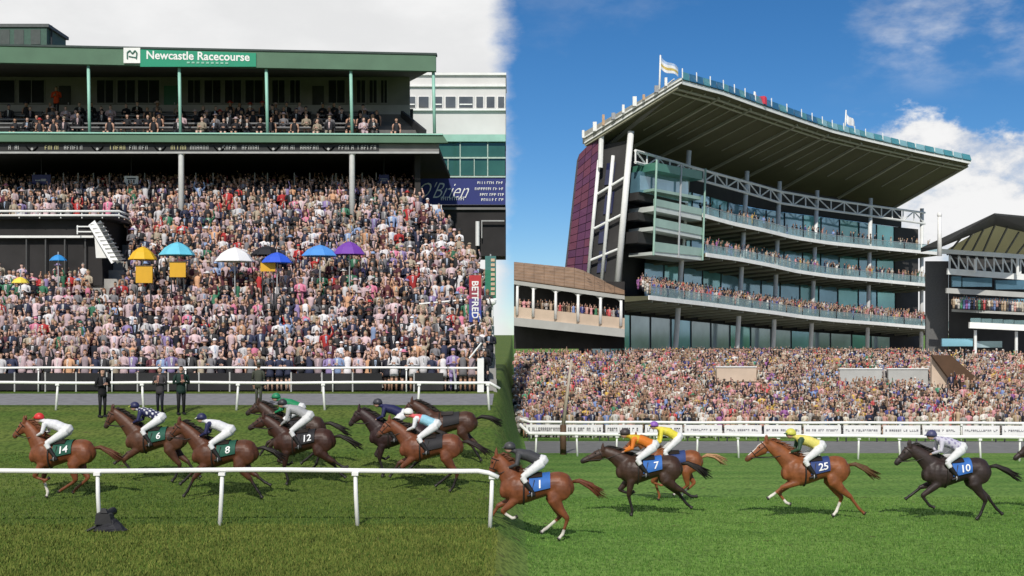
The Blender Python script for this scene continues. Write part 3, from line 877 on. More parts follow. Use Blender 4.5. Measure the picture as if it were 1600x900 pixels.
# ------------------------------------------------------------------ white building, green glazed box and blue banner, right of the stand
wb = empty('white_building', P(710, 330, 84), 'white rendered building with a window band behind the right end of the grandstand', 'building')
mb = MB(); px(600, 117, 790, 216, 84, 6, mb); mb.build('wall', M_PALE, wb)
mb = MB(); px(600, 113.5, 791, 117, 83.8, 6.4, mb); mb.build('parapet', M_WHITE, wb)
mb = MB(); px(600, 132, 790, 135, 83.8, .2, mb); mb.build('string_course', M_WHITE, wb)
for u0, u1 in ((628, 650), (653, 671), (674, 692), (695, 713), (716, 740), (743, 756), (759, 774), (777, 789)):
    mb = MB(); px(u0, 150, u1, 169, 83.9, .08, mb); w = mb.build('window', M_WHITE, wb)
    mb = MB(); px(u0 + 1.2, 151, u1 - 1.2, 168, 83.86, .03, mb); mb.build('pane', mat('grey_glass', (.10, .105, .11), .12, .3, .7, spec=.6), w)
    if (u0 * 3) % 2 == 0:
        mb = MB(); px(u0 + 2, 162, u1 - 2, 164, 83.80, .03, mb); mb.build('window_bar', M_WHITE, w)
mb = MB(); px(600, 169.5, 790, 172.5, 83.75, .25, mb); mb.build('sill', M_WHITE, wb)
gb = empty('glazed_box', P(716, 276, 80), 'green glazed box with white mullions above the blue banner', 'glazed box')
M_GG = mat('green_glass', (0.035, 0.115, 0.085), 0.08, 0.25, 0.5, spec=0.7)
mb = MB(); px(636, 210, 790, 221, 79.7, 4, mb); mb.build('roof_edge', G_POST, gb)
cells = [(640, 678, 222, 245), (680, 718, 222, 245), (720, 761, 222, 245), (763, 789, 222, 245), (637, 655, 248, 274), (657, 677, 248, 274), (679, 699, 248, 274), (701, 718, 248, 274), (720, 740, 248, 274), (742, 761, 248, 274), (763, 789, 248, 274)]
for (u0, u1, v0, v1) in cells:
    mb = MB(); px(u0, v0, u1, v1, 80, .05, mb); mb.build('pane', M_GG, gb)
for u in (639, 679, 719, 762):
    mb = MB(); px(u - .8, 221, u + .8, 276, 79.9, .12, mb); mb.build('mullion', mat('pale_mullion', (.42, .55, .48), .5), gb)
for u in (656, 700, 741):
    mb = MB(); px(u - .6, 246, u + .6, 276, 79.9, .12, mb); mb.build('mullion', MATS['pale_mullion'], gb)
for v in (246.5, 276):
    mb = MB(); px(636, v - 1.2, 790, v + 1.2, 79.86, .14, mb); mb.build('transom', MATS['pale_mullion'], gb)
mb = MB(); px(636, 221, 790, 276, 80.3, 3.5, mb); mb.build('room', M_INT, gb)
bn = empty('blue_banner', P(715, 320, 76), 'wide royal blue advertising banner with white handwritten lettering below the glazed box', 'banner')
M_BB = mat('banner_blue', (0.018, 0.028, 0.17), 0.5, 0.05, 1)
mb = MB(); px(652, 279, 790, 319.5, 76, .15, mb); mb.build('panel', M_BB, bn)
mb = MB(); text_on(mb, "O'Brien", P(693, 297, 75.97), (1, 0, 0), (0, 0.06, 1), width=xu(732, 76) - xu(652, 76), height=.95, shear=.62, bold=-.012)
mb.build('script_lettering', M_WHITE, bn)
mb = MB(); px(687, 308.5, 703, 313, 75.97, .01, mb)
mb = MB()
rr = random.Random(3)
def strokes(u0, u1, v0, v1, d):
    u = u0
    while u < u1 - 1.5:
        w = 1.6 + rr.random() * 1.6
        px(u, v0, u + .9, v1, d, .012, mb)
        if rr.random() < .7: px(u + .9, v0, u + w, v0 + .9, d, .012, mb)
        if rr.random() < .6: px(u + .9, (v0 + v1) / 2 - .4, u + w, (v0 + v1) / 2 + .4, d, .012, mb)
        u += w + 1.0 + (2 if rr.random() < .15 else 0)
strokes(689, 727, 307.5, 313, 75.96)
for v0, u0 in ((283.5, 746), (293, 742), (302, 750), (310, 752)):
    strokes(u0, 788, v0, v0 + 4, 75.96)
mb.build('small_lettering', M_WHITE, bn)
cw = empty('concourse_block', P(740, 385, 76.5), 'dark concourse wall under the blue banner', 'wall')
mb = MB(); px(690, 320, 790, 400, 76.3, 4, mb); mb.build('wall', M_INT, cw)
mb = MB(); px(690, 324, 790, 327.5, 76.1, .15, mb); mb.build('band', M_WALLG, cw)
mb = MB(); mb.tube([P(746, 384, 75.6), P(746, 346, 75.6)], .12, 10); mb.build('white_post', M_WHITE, cw)
mb = MB(); px(752, 344, 788, 346, 75.9, .1, mb); px(752, 346, 753.5, 372, 75.9, .1, mb); mb.build('opening_frame', M_GREYL, cw)
# side wall of the crowd terrace and a white gate post at its foot
gp = empty('gate_post', P(750, 608, 54), 'thick white gate post ending the crowd rail, with a slanting brace', 'post')
mb = MB(); mb.box((xu(746, 54), 53.9, 3.5), (xu(756, 54), 54.2, zat(560, 54))); mb.build('post', M_WHITE, gp)
mb = MB(); mb.tube([P(733, 560, 54), P(752, 536, 54.4)], .035, 8); mb.build('brace', M_WHITE, gp)
mb = MB(); mb.tube([P(698, 575, 53.7), P(709, 578, 53.7), P(712, 600, 53.7), P(712, 608, 53.7)], .05, 8); mb.build('hoop', M_GREYL, gp)

# dark boards standing behind the crowd rail
hb = empty('crowd_barrier', (xu(-20, 54.3), 54.3, 3.5), 'long low barrier of dark boards behind the left crowd rail', 'barrier')
rq = random.Random(21)
for k, u in enumerate(range(-25, 690, 48)):
    if k in (9, 13): continue
    mb = MB(); mb.box((xu(u, 54.3) + .03, 54.27, 3.56), (xu(u + 47, 54.3) - .03, 54.32, 4.28 + .03 * rq.random())); mb.build('board', mat('dark_board_%d' % (k % 3), [(.008, .008, .009), (.012, .011, .013), (.018, .018, .019)][k % 3], .7, .3, 1.5), hb)
    mb = MB(); mb.beam((xu(u, 54.3), 54.30, 3.5), (xu(u, 54.3), 54.30, 4.34), .06, .06); mb.build('stanchion', M_GREYL, hb)

# tall feather banners
def banner(u0, u1, v0, v1, d, cols, label, textcols=None, txt=None, foot_v=None):
    r_ = empty('vertical_banner', P((u0 + u1) / 2, foot_v or v1 + 30, d), label, 'banner')
    mb = MB(); n = len(cols)
    bands = []
    for k in range(n):
        a = v0 + (v1 - v0) * k / n; b = v0 + (v1 - v0) * (k + 1) / n
        mbk = MB(); px(u0, a, u1, b, d, .04, mbk); bands.append(mbk.build('cloth_band', cols[k], r_))
    mb = MB(); mb.tube([P((u0 + u1) / 2, foot_v or v1 + 30, d + .06), P((u0 + u1) / 2, v0 - 3, d + .06)], .035, 8); mb.build('pole', M_STEEL, r_)
    if txt:
        mb = MB(); text_on(mb, txt, P((u0 + u1) / 2, (v0 + v1) / 2 + 2, d - .02), (0, 0, -1), (1, 0, 0), width=(v1 - v0) * .80 * d / F_PX, height=(u1 - u0) * .55 * d / F_PX, bold=.02)
        mb.build('lettering', M_WHITE, r_)
    return r_
M_RED = mat('banner_red', (0.42, 0.03, 0.035), .6); M_BLU = mat('banner_mid_blue', (0.03, 0.06, 0.30), .6)
M_PUR = mat('banner_plum', (0.20, 0.05, 0.14), .6); M_GRN = mat('banner_green', (0.02, 0.17, 0.10), .6)
banner(733, 752, 430, 503, 57.5, [M_RED, mat('banner_maroon', (0.28, 0.045, 0.07), .6), mat('banner_violet', (.10, .06, .22), .6), M_BLU], 'tall red to blue banner with white vertical letters at the right of the left crowd', None, 'BETFRED', 556)
banner(758, 775, 400, 466, 60, [mat('banner_teal', (.05, .16, .15), .6), M_GRN, M_GRN], 'tall green banner with pale vertical marks behind the red and blue banner', None, None, 520)
o = [q for q in bpy.data.objects if q.name.startswith('vertical_banner')][-1]
mb = MB()
for k in range(8): px(767, 404 + k * 7.5, 773, 408.5 + k * 7.5, 59.96, .02, mb)
mb.build('pale_marks', mat('pale_orange_print', (.55, .40, .28), .6), o)
tl = empty('white_lamp_frame', P(768, 520, 58.5), 'white round lamp and tubular frame beside the vertical banners', 'lamp')
mb = MB(); mb.tube([P(760, 468, 58.5), P(776, 468, 58.5)], .04, 8); mb.tube([P(655, 475, 58.4), P(730, 468, 58.5)], .04, 8); mb.build('frame_bar', M_WHITE, tl)
mb = MB(); mb.ball(P(768, 472, 58.4), (.22, .15, .16), 10, 6); mb.build('lamp_head', M_WHITE, tl, smooth=True)
mb = MB(); mb.tube([P(769, 474, 58.5), P(770, 530, 58.5)], .04, 8); mb.build('lamp_pole', M_WHITE, tl)

# ------------------------------------------------------------------ umbrellas and betting boards in the crowd
def umbrella(u, v, w, col, label, d=60.0, hgt=16, tilt=0.0):
    gx = xu(u, d); r_ = empty('umbrella', (gx, d, TL(d)), label, 'umbrella', 'umbrellas in the left crowd')
    top = P(u, v - hgt / 2, d); rad = w / 2 * d / F_PX; h = hgt * d / F_PX
    mb = MB(); n = 8
    rings = []
    for q, f in ((0.02, 0.0), (0.35, 0.16), (0.7, 0.48), (1.0, 1.0)):
        rr_ = [top + np.array([q * rad * math.cos(2 * math.pi * (k + .5) / n), q * rad * math.sin(2 * math.pi * (k + .5) / n), -h * f + tilt * q * math.cos(2 * math.pi * (k + .5) / n)]) for k in range(n)]
        rings.append(rr_)
    inner = [[p + (0, 0, -.03) for p in r2] for r2 in rings[::-1]]
    mb.loft(rings + inner)
    cp = mb.build('canopy', col, r_)
    for k in range(n):
        m2 = MB(); m2.tube([rings[0][k] + (0, 0, -.03), rings[2][k] + (0, 0, -.045), rings[3][k] + (0, 0, -.045)], .012, 4); m2.build('rib', M_STEEL, cp)
    mb = MB(); mb.tube([(gx, d, TL(d)), top + (0, 0, .12)], .03, 8); mb.build('pole', M_STEEL, r_)
def umat(n, c): return mat('umbrella_' + n, c, .55, .08, 2)
umbrella(277, 388, 56, umat('cyan', (.13, .52, .68)), 'pale cyan umbrella above the crowd, between two yellow boards', 60, 20)
umbrella(367, 397, 62, umat('white', (.78, .77, .77)), 'large white umbrella in the middle of the left crowd', 60, 22)
umbrella(433, 402, 50, umat('royal', (.03, .10, .62)), 'royal blue umbrella right of the white umbrella', 59.4, 16)
umbrella(418, 391, 54, umat('black', (.015, .015, .02)), 'black umbrella behind the royal blue umbrella', 61.2, 14)
umbrella(500, 391, 58, umat('sky', (.08, .28, .70)), 'sky blue umbrella left of the purple umbrella', 60.2, 17)
umbrella(546, 387, 52, umat('purple', (.17, .05, .36)), 'purple umbrella, rightmost of the row in the left crowd', 60.4, 20)
umbrella(223, 395, 44, umat('yellow', (.72, .42, .02)), 'golden yellow umbrella, leftmost of the row over a yellow board', 59.8, 20)
umbrella(91, 402, 26, umat('azure', (.03, .25, .60)), 'small azure umbrella below the dark viewing box', 60.3, 9)
umbrella(32, 437, 26, umat('lemon', (.80, .62, .08)), 'small lemon yellow umbrella at the left edge of the crowd', 58.6, 9)
def bet_board(u0, v0, u1, v1, d, label):
    r_ = empty('betting_board', (xu((u0 + u1) / 2, d), d, TL(d)), label, 'board', 'yellow betting boards')
    mb = MB(); px(u0, v0, u1, v1, d, .12, mb); mb.build('panel', mat('board_yellow', (.66, .36, .02), .5, .08, 2), r_)
    mb = MB(); px(u0 - .8, v0 - 1.5, u1 + .8, v0, d - .02, .16, mb); mb.build('top_edge', mat('board_edge', (.10, .07, .03)), r_)
    for u in (u0 + 3, u1 - 3):
        mb = MB(); mb.tube([(xu(u, d), d + .06, TL(d)), P(u, v1, d + .06)], .03, 6); mb.build('leg', M_DARK, r_)
bet_board(212, 416, 238, 442, 59.0, 'yellow betting board under the golden yellow umbrella')
bet_board(265, 410, 290, 433, 59.2, 'yellow betting board below the pale cyan umbrella')
bet_board(407, 410, 430, 424, 59.1, 'smaller yellow betting board below the royal blue umbrella')

# ------------------------------------------------------------------ left crowd
ppl = []; single = []
y = 54.75; row = 0
while y < 79.3:
    step = .46
    u_l = -20
    x = xu(u_l, y) + RNG.random() * .3
    xr = left_edge(y) - .25
    while x < xr:
        xx = x + (RNG.random() - .5) * .12; yy = y + (RNG.random() - .5) * .16
        u = 800 + xx / yy * F_PX
        z = TL(54.6 + math.floor((yy - 54.6) / .747) * .747) if yy > 54.6 else 3.5
        ok = True
        if u < 203 and 61.6 < yy < 67.2: ok = False
        if u < 190 and 60.2 < yy <= 61.6 and u > 140: ok = False
        if row > 3 and RNG.random() < .04: ok = False
        if yy > 69.6 and RNG.random() < .62: ok = False
        if abs(u - 283) < 6 and 66.5 < yy < 67.5 or abs(u - 550) < 6 and 66.5 < yy < 67.5: ok = False
        if ok:
            s = .93 + .13 * RNG.random(); rz = (RNG.random() - .5) * .9
            if row <= 2 and -5 < u < 790: single.append((row, xx, yy, z, rz, s))
            else: ppl.append((xx, yy, z, s, rz, TOPS_L, yy > 69))  # rows under the deck get darker clothes, painting in its shade
        x += .37 + .10 * RNG.random()
    y += step; row += 1
crowd('crowd', ppl, 'dense crowd of racegoers in suits and dresses filling the left terrace')
front_rows(single, TOPS_L, 'left rail', 'behind the left crowd rail')
# seated on the upper deck, mostly dark clothes
seated = []
for i in range(5):
    yy = 68.35 + i * 1.1; zz = 16.2 + (i + 1) * .40 + 0.02
    x = xu(-15, yy) + RNG.random()
    while x < xu(625, yy) - i * .5:
        u = 800 + x / yy * F_PX
        gap = 100 < u < 112 or 172 < u < 192 and i < 3 or 250 < u < 268
        if RNG.random() < .62 and not gap:
            seated.append((i, x, yy + .30, zz - .35, (RNG.random() - .5) * .7, .95 + .1 * RNG.random()))
        x += .50 + .25 * RNG.random()
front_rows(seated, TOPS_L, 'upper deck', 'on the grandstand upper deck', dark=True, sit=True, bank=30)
m = person_mb(8, False, 1, 0, True, False, True)
o = MB.mesh(m, 'person', M_PEOPLE, smooth=True, colors=[(.5, .3, .22), (.03, .02, .02), (.62, .07, .02), (.03, .03, .035), (.02, .02, .02), (.6, .1, .03), (.03, .02, .02)])
place(o, 'person', (xu(88, 73.5), 73.5, zat(182, 73.5)), label='person in a bright orange-red top standing on the upper deck beside a door', cat='person')
# officials by the far rail
def official(u, v, d, cols, pose, rz, label, s=1.0):
    m = person_mb(8, False, pose, 2 if pose == 0 else 0, True, False, True)
    me = m.mesh('person', M_PEOPLE, smooth=True, colors=cols)
    q = place(me, 'person', (xu(u, d), d, float(gz(xu(u, d), d))), rotz=rz, label=label, cat='person')
    q.scale = (s, s, s)
BK = (.012, .012, .014)
official(160, 640, 45.6, [(.5, .3, .22), (.02, .015, .01), BK, BK, BK, (.25, .25, .26), BK], 1, .8, 'person in black leaning by the far rail above the chestnut number fourteen', 1.0)
official(250, 640, 46.2, [(.5, .3, .22), (.05, .03, .02), (.05, .045, .05), (.012, .013, .022), BK, (.5, .25, .2), BK], 1, -.3, 'person in dark suit at the far rail, left of a pair', .98)
official(283, 640, 46.1, [(.5, .3, .22), (.02, .015, .01), (.015, .035, .028), BK, BK, (.3, .1, .1), BK], 1, .5, 'person in very dark green jacket at the far rail, right of a pair', 1.02)
official(404, 640, 48.1, [(.48, .3, .22), (.05, .04, .03), (.055, .06, .045), (.05, .055, .04), (.03, .025, .02), (.06, .06, .05), BK], 0, 2.8, 'person in drab khaki coat walking on the grey path behind the far rail', .95)

# ------------------------------------------------------------------ right course: the big modern stand
FU = [960, 985, 1075, 1164, 1214, 1272, 1355, 1440, 1475]
FD = [135, 138, 151, 163, 171, 178, 187, 194, 197]
def dfac(u): return float(np.interp(u, FU, FD))
def lev(tab):
    us = [t[0] for t in tab]; vs = [t[1] for t in tab]
    return lambda u: float(np.interp(u, us, vs))
V_SOF = lev([(985, 218), (1075, 240), (1120, 251), (1214, 275), (1272, 290), (1340, 302), (1440, 320), (1475, 326)])
V_TT = lev([(985, 236), (1075, 262), (1164, 286), (1214, 300), (1272, 310), (1355, 322), (1440, 333), (1475, 337)])
V_TB = lev([(985, 254), (1075, 279), (1164, 303), (1214, 318), (1272, 327), (1355, 338), (1440, 350), (1475, 354)])
V_3 = lev([(985, 312), (1075, 337), (1120, 349), (1164, 358), (1214, 370), (1272, 379), (1340, 386), (1440, 395), (1475, 398)])
V_2 = lev([(985, 383), (1075, 398), (1120, 404), (1164, 412), (1214, 423), (1272, 431), (1340, 437), (1440, 446), (1475, 449)])
V_1 = lev([(960, 462), (985, 465), (1075, 475), (1130, 482), (1164, 486), (1214, 493), (1272, 499), (1340, 504), (1440, 512), (1475, 515)])
V_0 = lev([(960, 573), (1200, 563), (1475, 557)])
def fac(u, v, off=0.0):
    """point on the curved front of the stand; off = metres in front of it (towards the track)"""
    d = dfac(u); p = P(u, v, d)
    du = 6.0
    a = P(u - du, v, dfac(u - du)); b = P(u + du, v, dfac(u + du))
    t = (b - a)[:2]; t /= np.linalg.norm(t)
    n = np.array([t[1], -t[0]])
    return np.array([p[0] + n[0] * off, p[1] + n[1] * off, p[2]])
gs = empty('grandstand', fac(1200, 562), 'tall modern grandstand with curved glass balconies and an upswept dark roof', 'grandstand')
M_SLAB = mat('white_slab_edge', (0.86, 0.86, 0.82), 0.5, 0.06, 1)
M_UNDER = mat('green_bounce_soffit', (0.10, 0.098, 0.055), 0.8, 0.15, 0.5)  # olive tint paints in green light reflected onto the undersides
M_ROOFS = mat('roof_soffit', (0.098, 0.095, 0.044), 0.75, 0.12, 0.25)  # reflected green is painted into this base colour as well
M_RIB = mat('soffit_rib', (0.36, 0.35, 0.26), 0.6, 0.1, 1)
M_BGLASS = mat('blue_glass', (0.24, 0.48, 0.62), 0.06, 0.4, 0.15, metal=0.3, spec=0.8)
M_TGLASS = mat('teal_glass', (0.20, 0.52, 0.54), 0.06, 0.4, 0.15, metal=0.3, spec=0.8)
M_COLM = mat('grey_white_steel', (0.78, 0.79, 0.77), 0.4, 0.08, 1)
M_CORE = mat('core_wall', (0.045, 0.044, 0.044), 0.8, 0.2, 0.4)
M_BAL = mat('balustrade_glass', (0.30, 0.44, 0.46), 0.10, 0.25, 0.4, spec=0.7)
_nt = M_BAL.node_tree; _tr = _nt.nodes.new('ShaderNodeBsdfTransparent'); _mx = _nt.nodes.new('ShaderNodeMixShader'); _mx.inputs[0].default_value = 0.36
_tr.inputs[0].default_value = (0.86, 0.94, 0.94, 1)
_nt.links.new(_tr.outputs[0], _mx.inputs[1]); _nt.links.new(_nt.nodes['Principled BSDF'].outputs[0], _mx.inputs[2]); _nt.links.new(_mx.outputs[0], _nt.nodes['Material Output'].inputs[0])

COLS = [985, 1075, 1164, 1214, 1272, 1355, 1440]
def strip_pts(u0, u1, vf, off, n=10):
    return [fac(u, vf(u), off) for u in np.linspace(u0, u1, n)]
def ribbon(mb, A, B, C, D):
    """closed bar: four matching polylines"""
    rings = [[a, b, c, d] for a, b, c, d in zip(A, B, C, D)]
    mb.loft(rings)
def slab(u0, u1, vf, off_f, off_b, thick, name):
    n = 28
    T = strip_pts(u0, u1, vf, off_f, n); Tb = [np.array([q[0], q[1], t[2]]) for q, t in zip(strip_pts(u0, u1, vf, off_b, n), T)]
    mb = MB()
    ribbon(mb, [t + (0, 0, -.42) for t in T], [t + (0, 0, -.02) for t in T], [t + (0, 0, -.02) for t in Tb], [t + (0, 0, -thick) for t in Tb])
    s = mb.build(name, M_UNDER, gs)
    Fo = strip_pts(u0, u1, vf, off_f + .12, n); Fo = [np.array([q[0], q[1], t[2]]) for q, t in zip(Fo, T)]
    mb = MB(); ribbon(mb, [q + (0, 0, -.40) for q in Fo], [q + (0, 0, .06) for q in Fo], [q + (0, 0, .06) for q in T], [q + (0, 0, -.40) for q in T])
    mb.build('slab_edge', M_SLAB, s)
    for u in np.arange(u0 + 8, u1 - 3, 21):
        a = fac(u, vf(u), off_f - .1); b = fac(u, vf(u), off_b + .2); b[2] = a[2]
        mb = MB(); mb.beam(a + (0, 0, -.52), b + (0, 0, -thick - .12), .22, .25); mb.build('soffit_rib', M_RIB, s)
    return s
slab(1070, 1450, V_3, 2.2, -5.0, .9, 'balcony_slab')
slab(1068, 1456, V_2, 2.8, -5.0, .9, 'balcony_slab')
slab(968, 1468, V_1, 3.4, -5.0, 1.0, 'balcony_slab')
# glass balustrades, one panel per half bay
for vf, off, us, hgt in ((V_3, 2.15, np.linspace(1072, 1448, 15), 1.0), (V_2, 2.75, np.linspace(1070, 1454, 15), 1.0), (V_1, 3.35, np.linspace(972, 1466, 19), 1.0)):
    for u0, u1 in zip(us[:-1], us[1:]):
        a0, a1 = fac(u0 + .8, vf(u0), off), fac(u1 - .8, vf(u1), off)
        mb = MB(); mb.hexa([a0 + (0, 0, .07), a1 + (0, 0, .07), a1 + (.02, .06, .07), a0 + (.02, .06, .07)], [a0 + (0, 0, hgt), a1 + (0, 0, hgt), a1 + (.02, .06, hgt), a0 + (.02, .06, hgt)])
        q = mb.build('balustrade_panel', M_BAL, gs)
        mb = MB(); mb.beam(a0 + (0, 0, hgt + .03), a1 + (0, 0, hgt + .03), .07, .06); mb.build('handrail', M_STEEL, q)
# glazing between the levels
def glaze(vtop, vbot, u0, u1, off, n, top_gap, bot_gap, mats_):
    us = np.linspace(u0, u1, n + 1)
    for k in range(n):
        a, b = us[k] + .5, us[k + 1] - .5
        A = fac(a, vbot(a), off); B = fac(b, vbot(b), off)
        zA0 = zat(vbot(a), dfac(a)) + bot_gap; zA1 = zat(vtop(a), dfac(a)) - top_gap
        zB0 = zat(vbot(b), dfac(b)) + bot_gap; zB1 = zat(vtop(b), dfac(b)) - top_gap
        mb = MB()
        mb.hexa([(A[0], A[1], zA0), (B[0], B[1], zB0), (B[0], B[1] + .1, zB0), (A[0], A[1] + .1, zA0)], [(A[0], A[1], zA1), (B[0], B[1], zB1), (B[0], B[1] + .1, zB1), (A[0], A[1] + .1, zA1)])
        mb.build('pane', mats_[(k * 7 + k // 3) % len(mats_)], gs)
        mb = MB(); mb.beam((B[0], B[1] - .05, zB0), (B[0], B[1] - .05, zB1), .16, .16); mb.build('mullion', M_DARK, gs)
GL = [M_BGLASS, M_TGLASS, M_BGLASS]
glaze(V_TB, V_3, 1078, 1436, -4.6, 13, .2, .1, GL)
glaze(V_3, V_2, 1076, 1436, -4.6, 13, .95, .1, GL)
glaze(V_2, V_1, 1062, 1438, -4.6, 13, .95, .1, GL)
M_PGLASS = mat('pale_glass', (0.36, 0.46, 0.52), 0.08, 0.3, 0.2, metal=0.3, spec=0.7)
glaze(V_1, V_0, 975, 1425, -4.0, 15, 1.6, .1, [M_PGLASS, M_BGLASS, M_PGLASS, M_TGLASS])
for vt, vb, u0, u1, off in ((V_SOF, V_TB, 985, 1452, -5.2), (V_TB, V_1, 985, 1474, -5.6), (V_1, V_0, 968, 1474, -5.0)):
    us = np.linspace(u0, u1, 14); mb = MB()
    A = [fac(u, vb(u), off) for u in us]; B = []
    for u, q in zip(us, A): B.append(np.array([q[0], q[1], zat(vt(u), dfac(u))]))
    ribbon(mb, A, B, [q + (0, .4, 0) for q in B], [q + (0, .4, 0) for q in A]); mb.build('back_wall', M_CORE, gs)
# columns, raking a little as in the picture
for k, (ut, vt, ub) in enumerate([(1073, 236, 1050), (1164, 268, 1147), (1215, 284, 1204), (1274, 298, 1263), (1358, 310, 1352), (1438, 326, 1437)]):
    t = fac(ut, vt, .3); f = fac(ub, V_0(ub), .3)
    mb = MB(); mb.tube([f, t], .30, 10); mb.build('column', M_COLM, gs, smooth=True)
# truss: chords and lattice, one part per bay
for u0, u1 in zip(COLS[:-1], COLS[1:]):
    mb = MB(); n = max(3, int((u1 - u0) / 17))
    us = np.linspace(u0, u1, n + 1)
    T = [fac(u, V_TT(u), .6) for u in us]; Bq = [fac(u, V_TB(u), .6) for u in us]
    mb.tube(T, .17, 6); mb.tube(Bq, .17, 6)
    for i in range(n):
        mb.tube([T[i], Bq[i]], .10, 5)
        mb.tube([Bq[i], T[i + 1]] if i % 2 else [T[i], Bq[i + 1]], .10, 5)
    mb.build('truss', M_COLM, gs)
# roof
RF = [(1066, 130, 985, .950), (1130, 147, 1040, .953), (1180, 165, 1085, .955), (1252, 190, 1164, .957), (1300, 206, 1214, .958), (1352, 219, 1272, .960), (1430, 237, 1355, .962), (1517, 255, 1440, .963)]
front, back = [], []
for (uf, vf, ub, k) in RF:
    front.append(P(uf, vf, dfac(ub) * k)); back.append(fac(ub, V_SOF(ub), -5.5))
def fine(pts, n=6):
    pts = np.array(pts); s = np.linspace(0, len(pts) - 1, (len(pts) - 1) * n + 1); return [np.array([np.interp(q, range(len(pts)), pts[:, j]) for j in range(3)]) for q in s]
F_, B_ = fine(front), fine(back)
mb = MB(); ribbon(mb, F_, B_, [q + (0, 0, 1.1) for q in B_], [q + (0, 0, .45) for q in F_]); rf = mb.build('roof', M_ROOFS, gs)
for i, (f, b) in enumerate(zip(front, back)):
    mb = MB(); mb.beam(f * .96 + b * .04 + (0, 0, -.12), b + (0, 0, -.15), .30, .36); mb.build('roof_rib', M_RIB, rf)
for i in range(len(front) - 1):
    for t in (.33, .66):
        f = front[i] * (1 - t) + front[i + 1] * t; b = back[i] * (1 - t) + back[i + 1] * t
        mb = MB(); mb.beam(f * .96 + b * .04 + (0, 0, -.05), f * .35 + b * .65 + (0, 0, -.06), .12, .14); mb.build('roof_purlin', M_RIB, rf)
for t in (.07, .12):
    L_ = [f * (1 - t) + b * t + (0, 0, -.1) for f, b in zip(F_, B_)]
    mb = MB(); mb.tube(L_, .14, 6); mb.build('soffit_edge_line', M_RIB, rf)
mb = MB(); ribbon(mb, [q + (0, -.12, -.12) for q in F_], [q + (0, -.12, .28) for q in F_], [q + (0, -.001, .28) for q in F_], [q + (0, -.001, -.12) for q in F_]); mb.build('gutter', M_SLAB, rf)
M_EDGE = [mat('edge_blue', (0.02, 0.13, 0.25), .35, .1, .5), mat('edge_teal', (0.07, 0.26, 0.30), .3, .1, .5), mat('edge_blue', (0, 0, 0)), mat('edge_pale', (0.22, 0.42, 0.46), .3, .1, .5)]
for i in range(len(F_) - 1):
    f0, f1 = F_[i], F_[i + 1]; d = (f1 - f0); w = d * .03
    mb = MB(); o = np.array([0, -.35, 0])
    mb.hexa([f0 + w + o + (0, 0, .34), f1 - w + o + (0, 0, .34), f1 - w + (0, .3, .40), f0 + w + (0, .3, .40)], [f0 + w + o + (0, 0, .44), f1 - w + o + (0, 0, .44), f1 - w + (0, .3, 1.25), f0 + w + (0, .3, 1.25)])
    mb.build('edge_louvre', M_EDGE[0] if i < 22 and i % 3 else (M_EDGE[1] if i % 2 else M_EDGE[3 if i > 20 else 1]), rf)
    if i % 2 == 0:
        mb = MB(); mb.tube([f0 + (0, -.2, .5), f0 + (0, -.1, 1.5)], .06, 5); mb.build('edge_bracket', M_COLM, rf)
M_GRYF2 = mat('lamp_grey', (.3, .31, .33), .5)
# ledge with white floodlights along the left verge
A, B = P(940, 236, 145), P(1064, 131, 132)
VA, VB = back[0], front[0]
mb = MB(); mb.hexa([VA + (-.05, -.12, -.05), VB + (-.05, -.12, -.1), VB + (-.3, .1, -.1), VA + (-.3, .1, -.05)], [VA + (-.05, -.12, 1.2), VB + (-.05, -.12, .55), VB + (-.3, .1, .55), VA + (-.3, .1, 1.2)]); mb.build('verge_face', mat('verge_face_grey', (.30, .30, .27), .6), rf)
for o_ in (.02, .62):
    mb = MB(); mb.beam(VA + (-.1, -.25, o_), VB + (-.1, -.25, o_ * .6), .16, .14); mb.build('verge_trim', M_COLM, rf)
mb = MB(); mb.beam(A, B, .7, .22); mb.build('verge_walkway', mat('verge_grey', (.22, .21, .19), .6), rf)
mb = MB(); mb.beam(A + (-.7, 0, .9), B + (-.7, 0, .5), .10, .10); mb.build('verge_rail', M_COLM, rf)
for k, t in enumerate((.02, .14, .24, .34, .45, .56, .66, .78, .88)):
    p = VA * (1 - t) + VB * t + np.array([-.3, -.5, .3])
    mb = MB(); mb.box(p + (-.3, -.2, .1), p + (-.05 + .15 * (k % 2), .2, .95 - t * .45 + .2 * (k % 3))); mb.build('floodlight', (M_WHITE, M_COLM, mat('warm_panel', (.5, .33, .2)), M_GRYF2)[(k * 5) % 4], rf)
mb = MB(); mb.tube([P(938, 262, 139.5), P(940, 204, 139.5)], .28, 8); mb.build('verge_mast', M_WHITE, rf)
# left side: dark core wall, raking columns, tie beams, plum cladding
sd = lambda u: 138 + (985 - u) * .04
def sideq(u, v): return P(u, v, sd(u))
mb = MB(); a = [sideq(918, 440), sideq(972, 447), sideq(988, 216), sideq(936, 226)]
mb.hexa([q + (0, .9, 0) for q in a], [q + (0, 1.3, 0) for q in a]); mb.build('side_wall', M_CORE, gs)
for (ub, vb, ut, vt, m_, r_) in ((919, 432, 936, 250, M_COLM, .20), (940, 440, 958, 243, M_COLM, .20), (964, 452, 986, 205, M_WHITE, .34)):
    mb = MB(); mb.tube([sideq(ub, vb), sideq(ut, vt)], r_, 10); mb.build('side_column', m_, gs, smooth=True)
for a, b in (((934, 303), (978, 276)), ((929, 357), (974, 334)), ((922, 407), (969, 388))):
    mb = MB(); mb.tube([sideq(*a), sideq(*b)], .15, 8); mb.build('tie_beam', M_COLM, gs)
mb = MB()
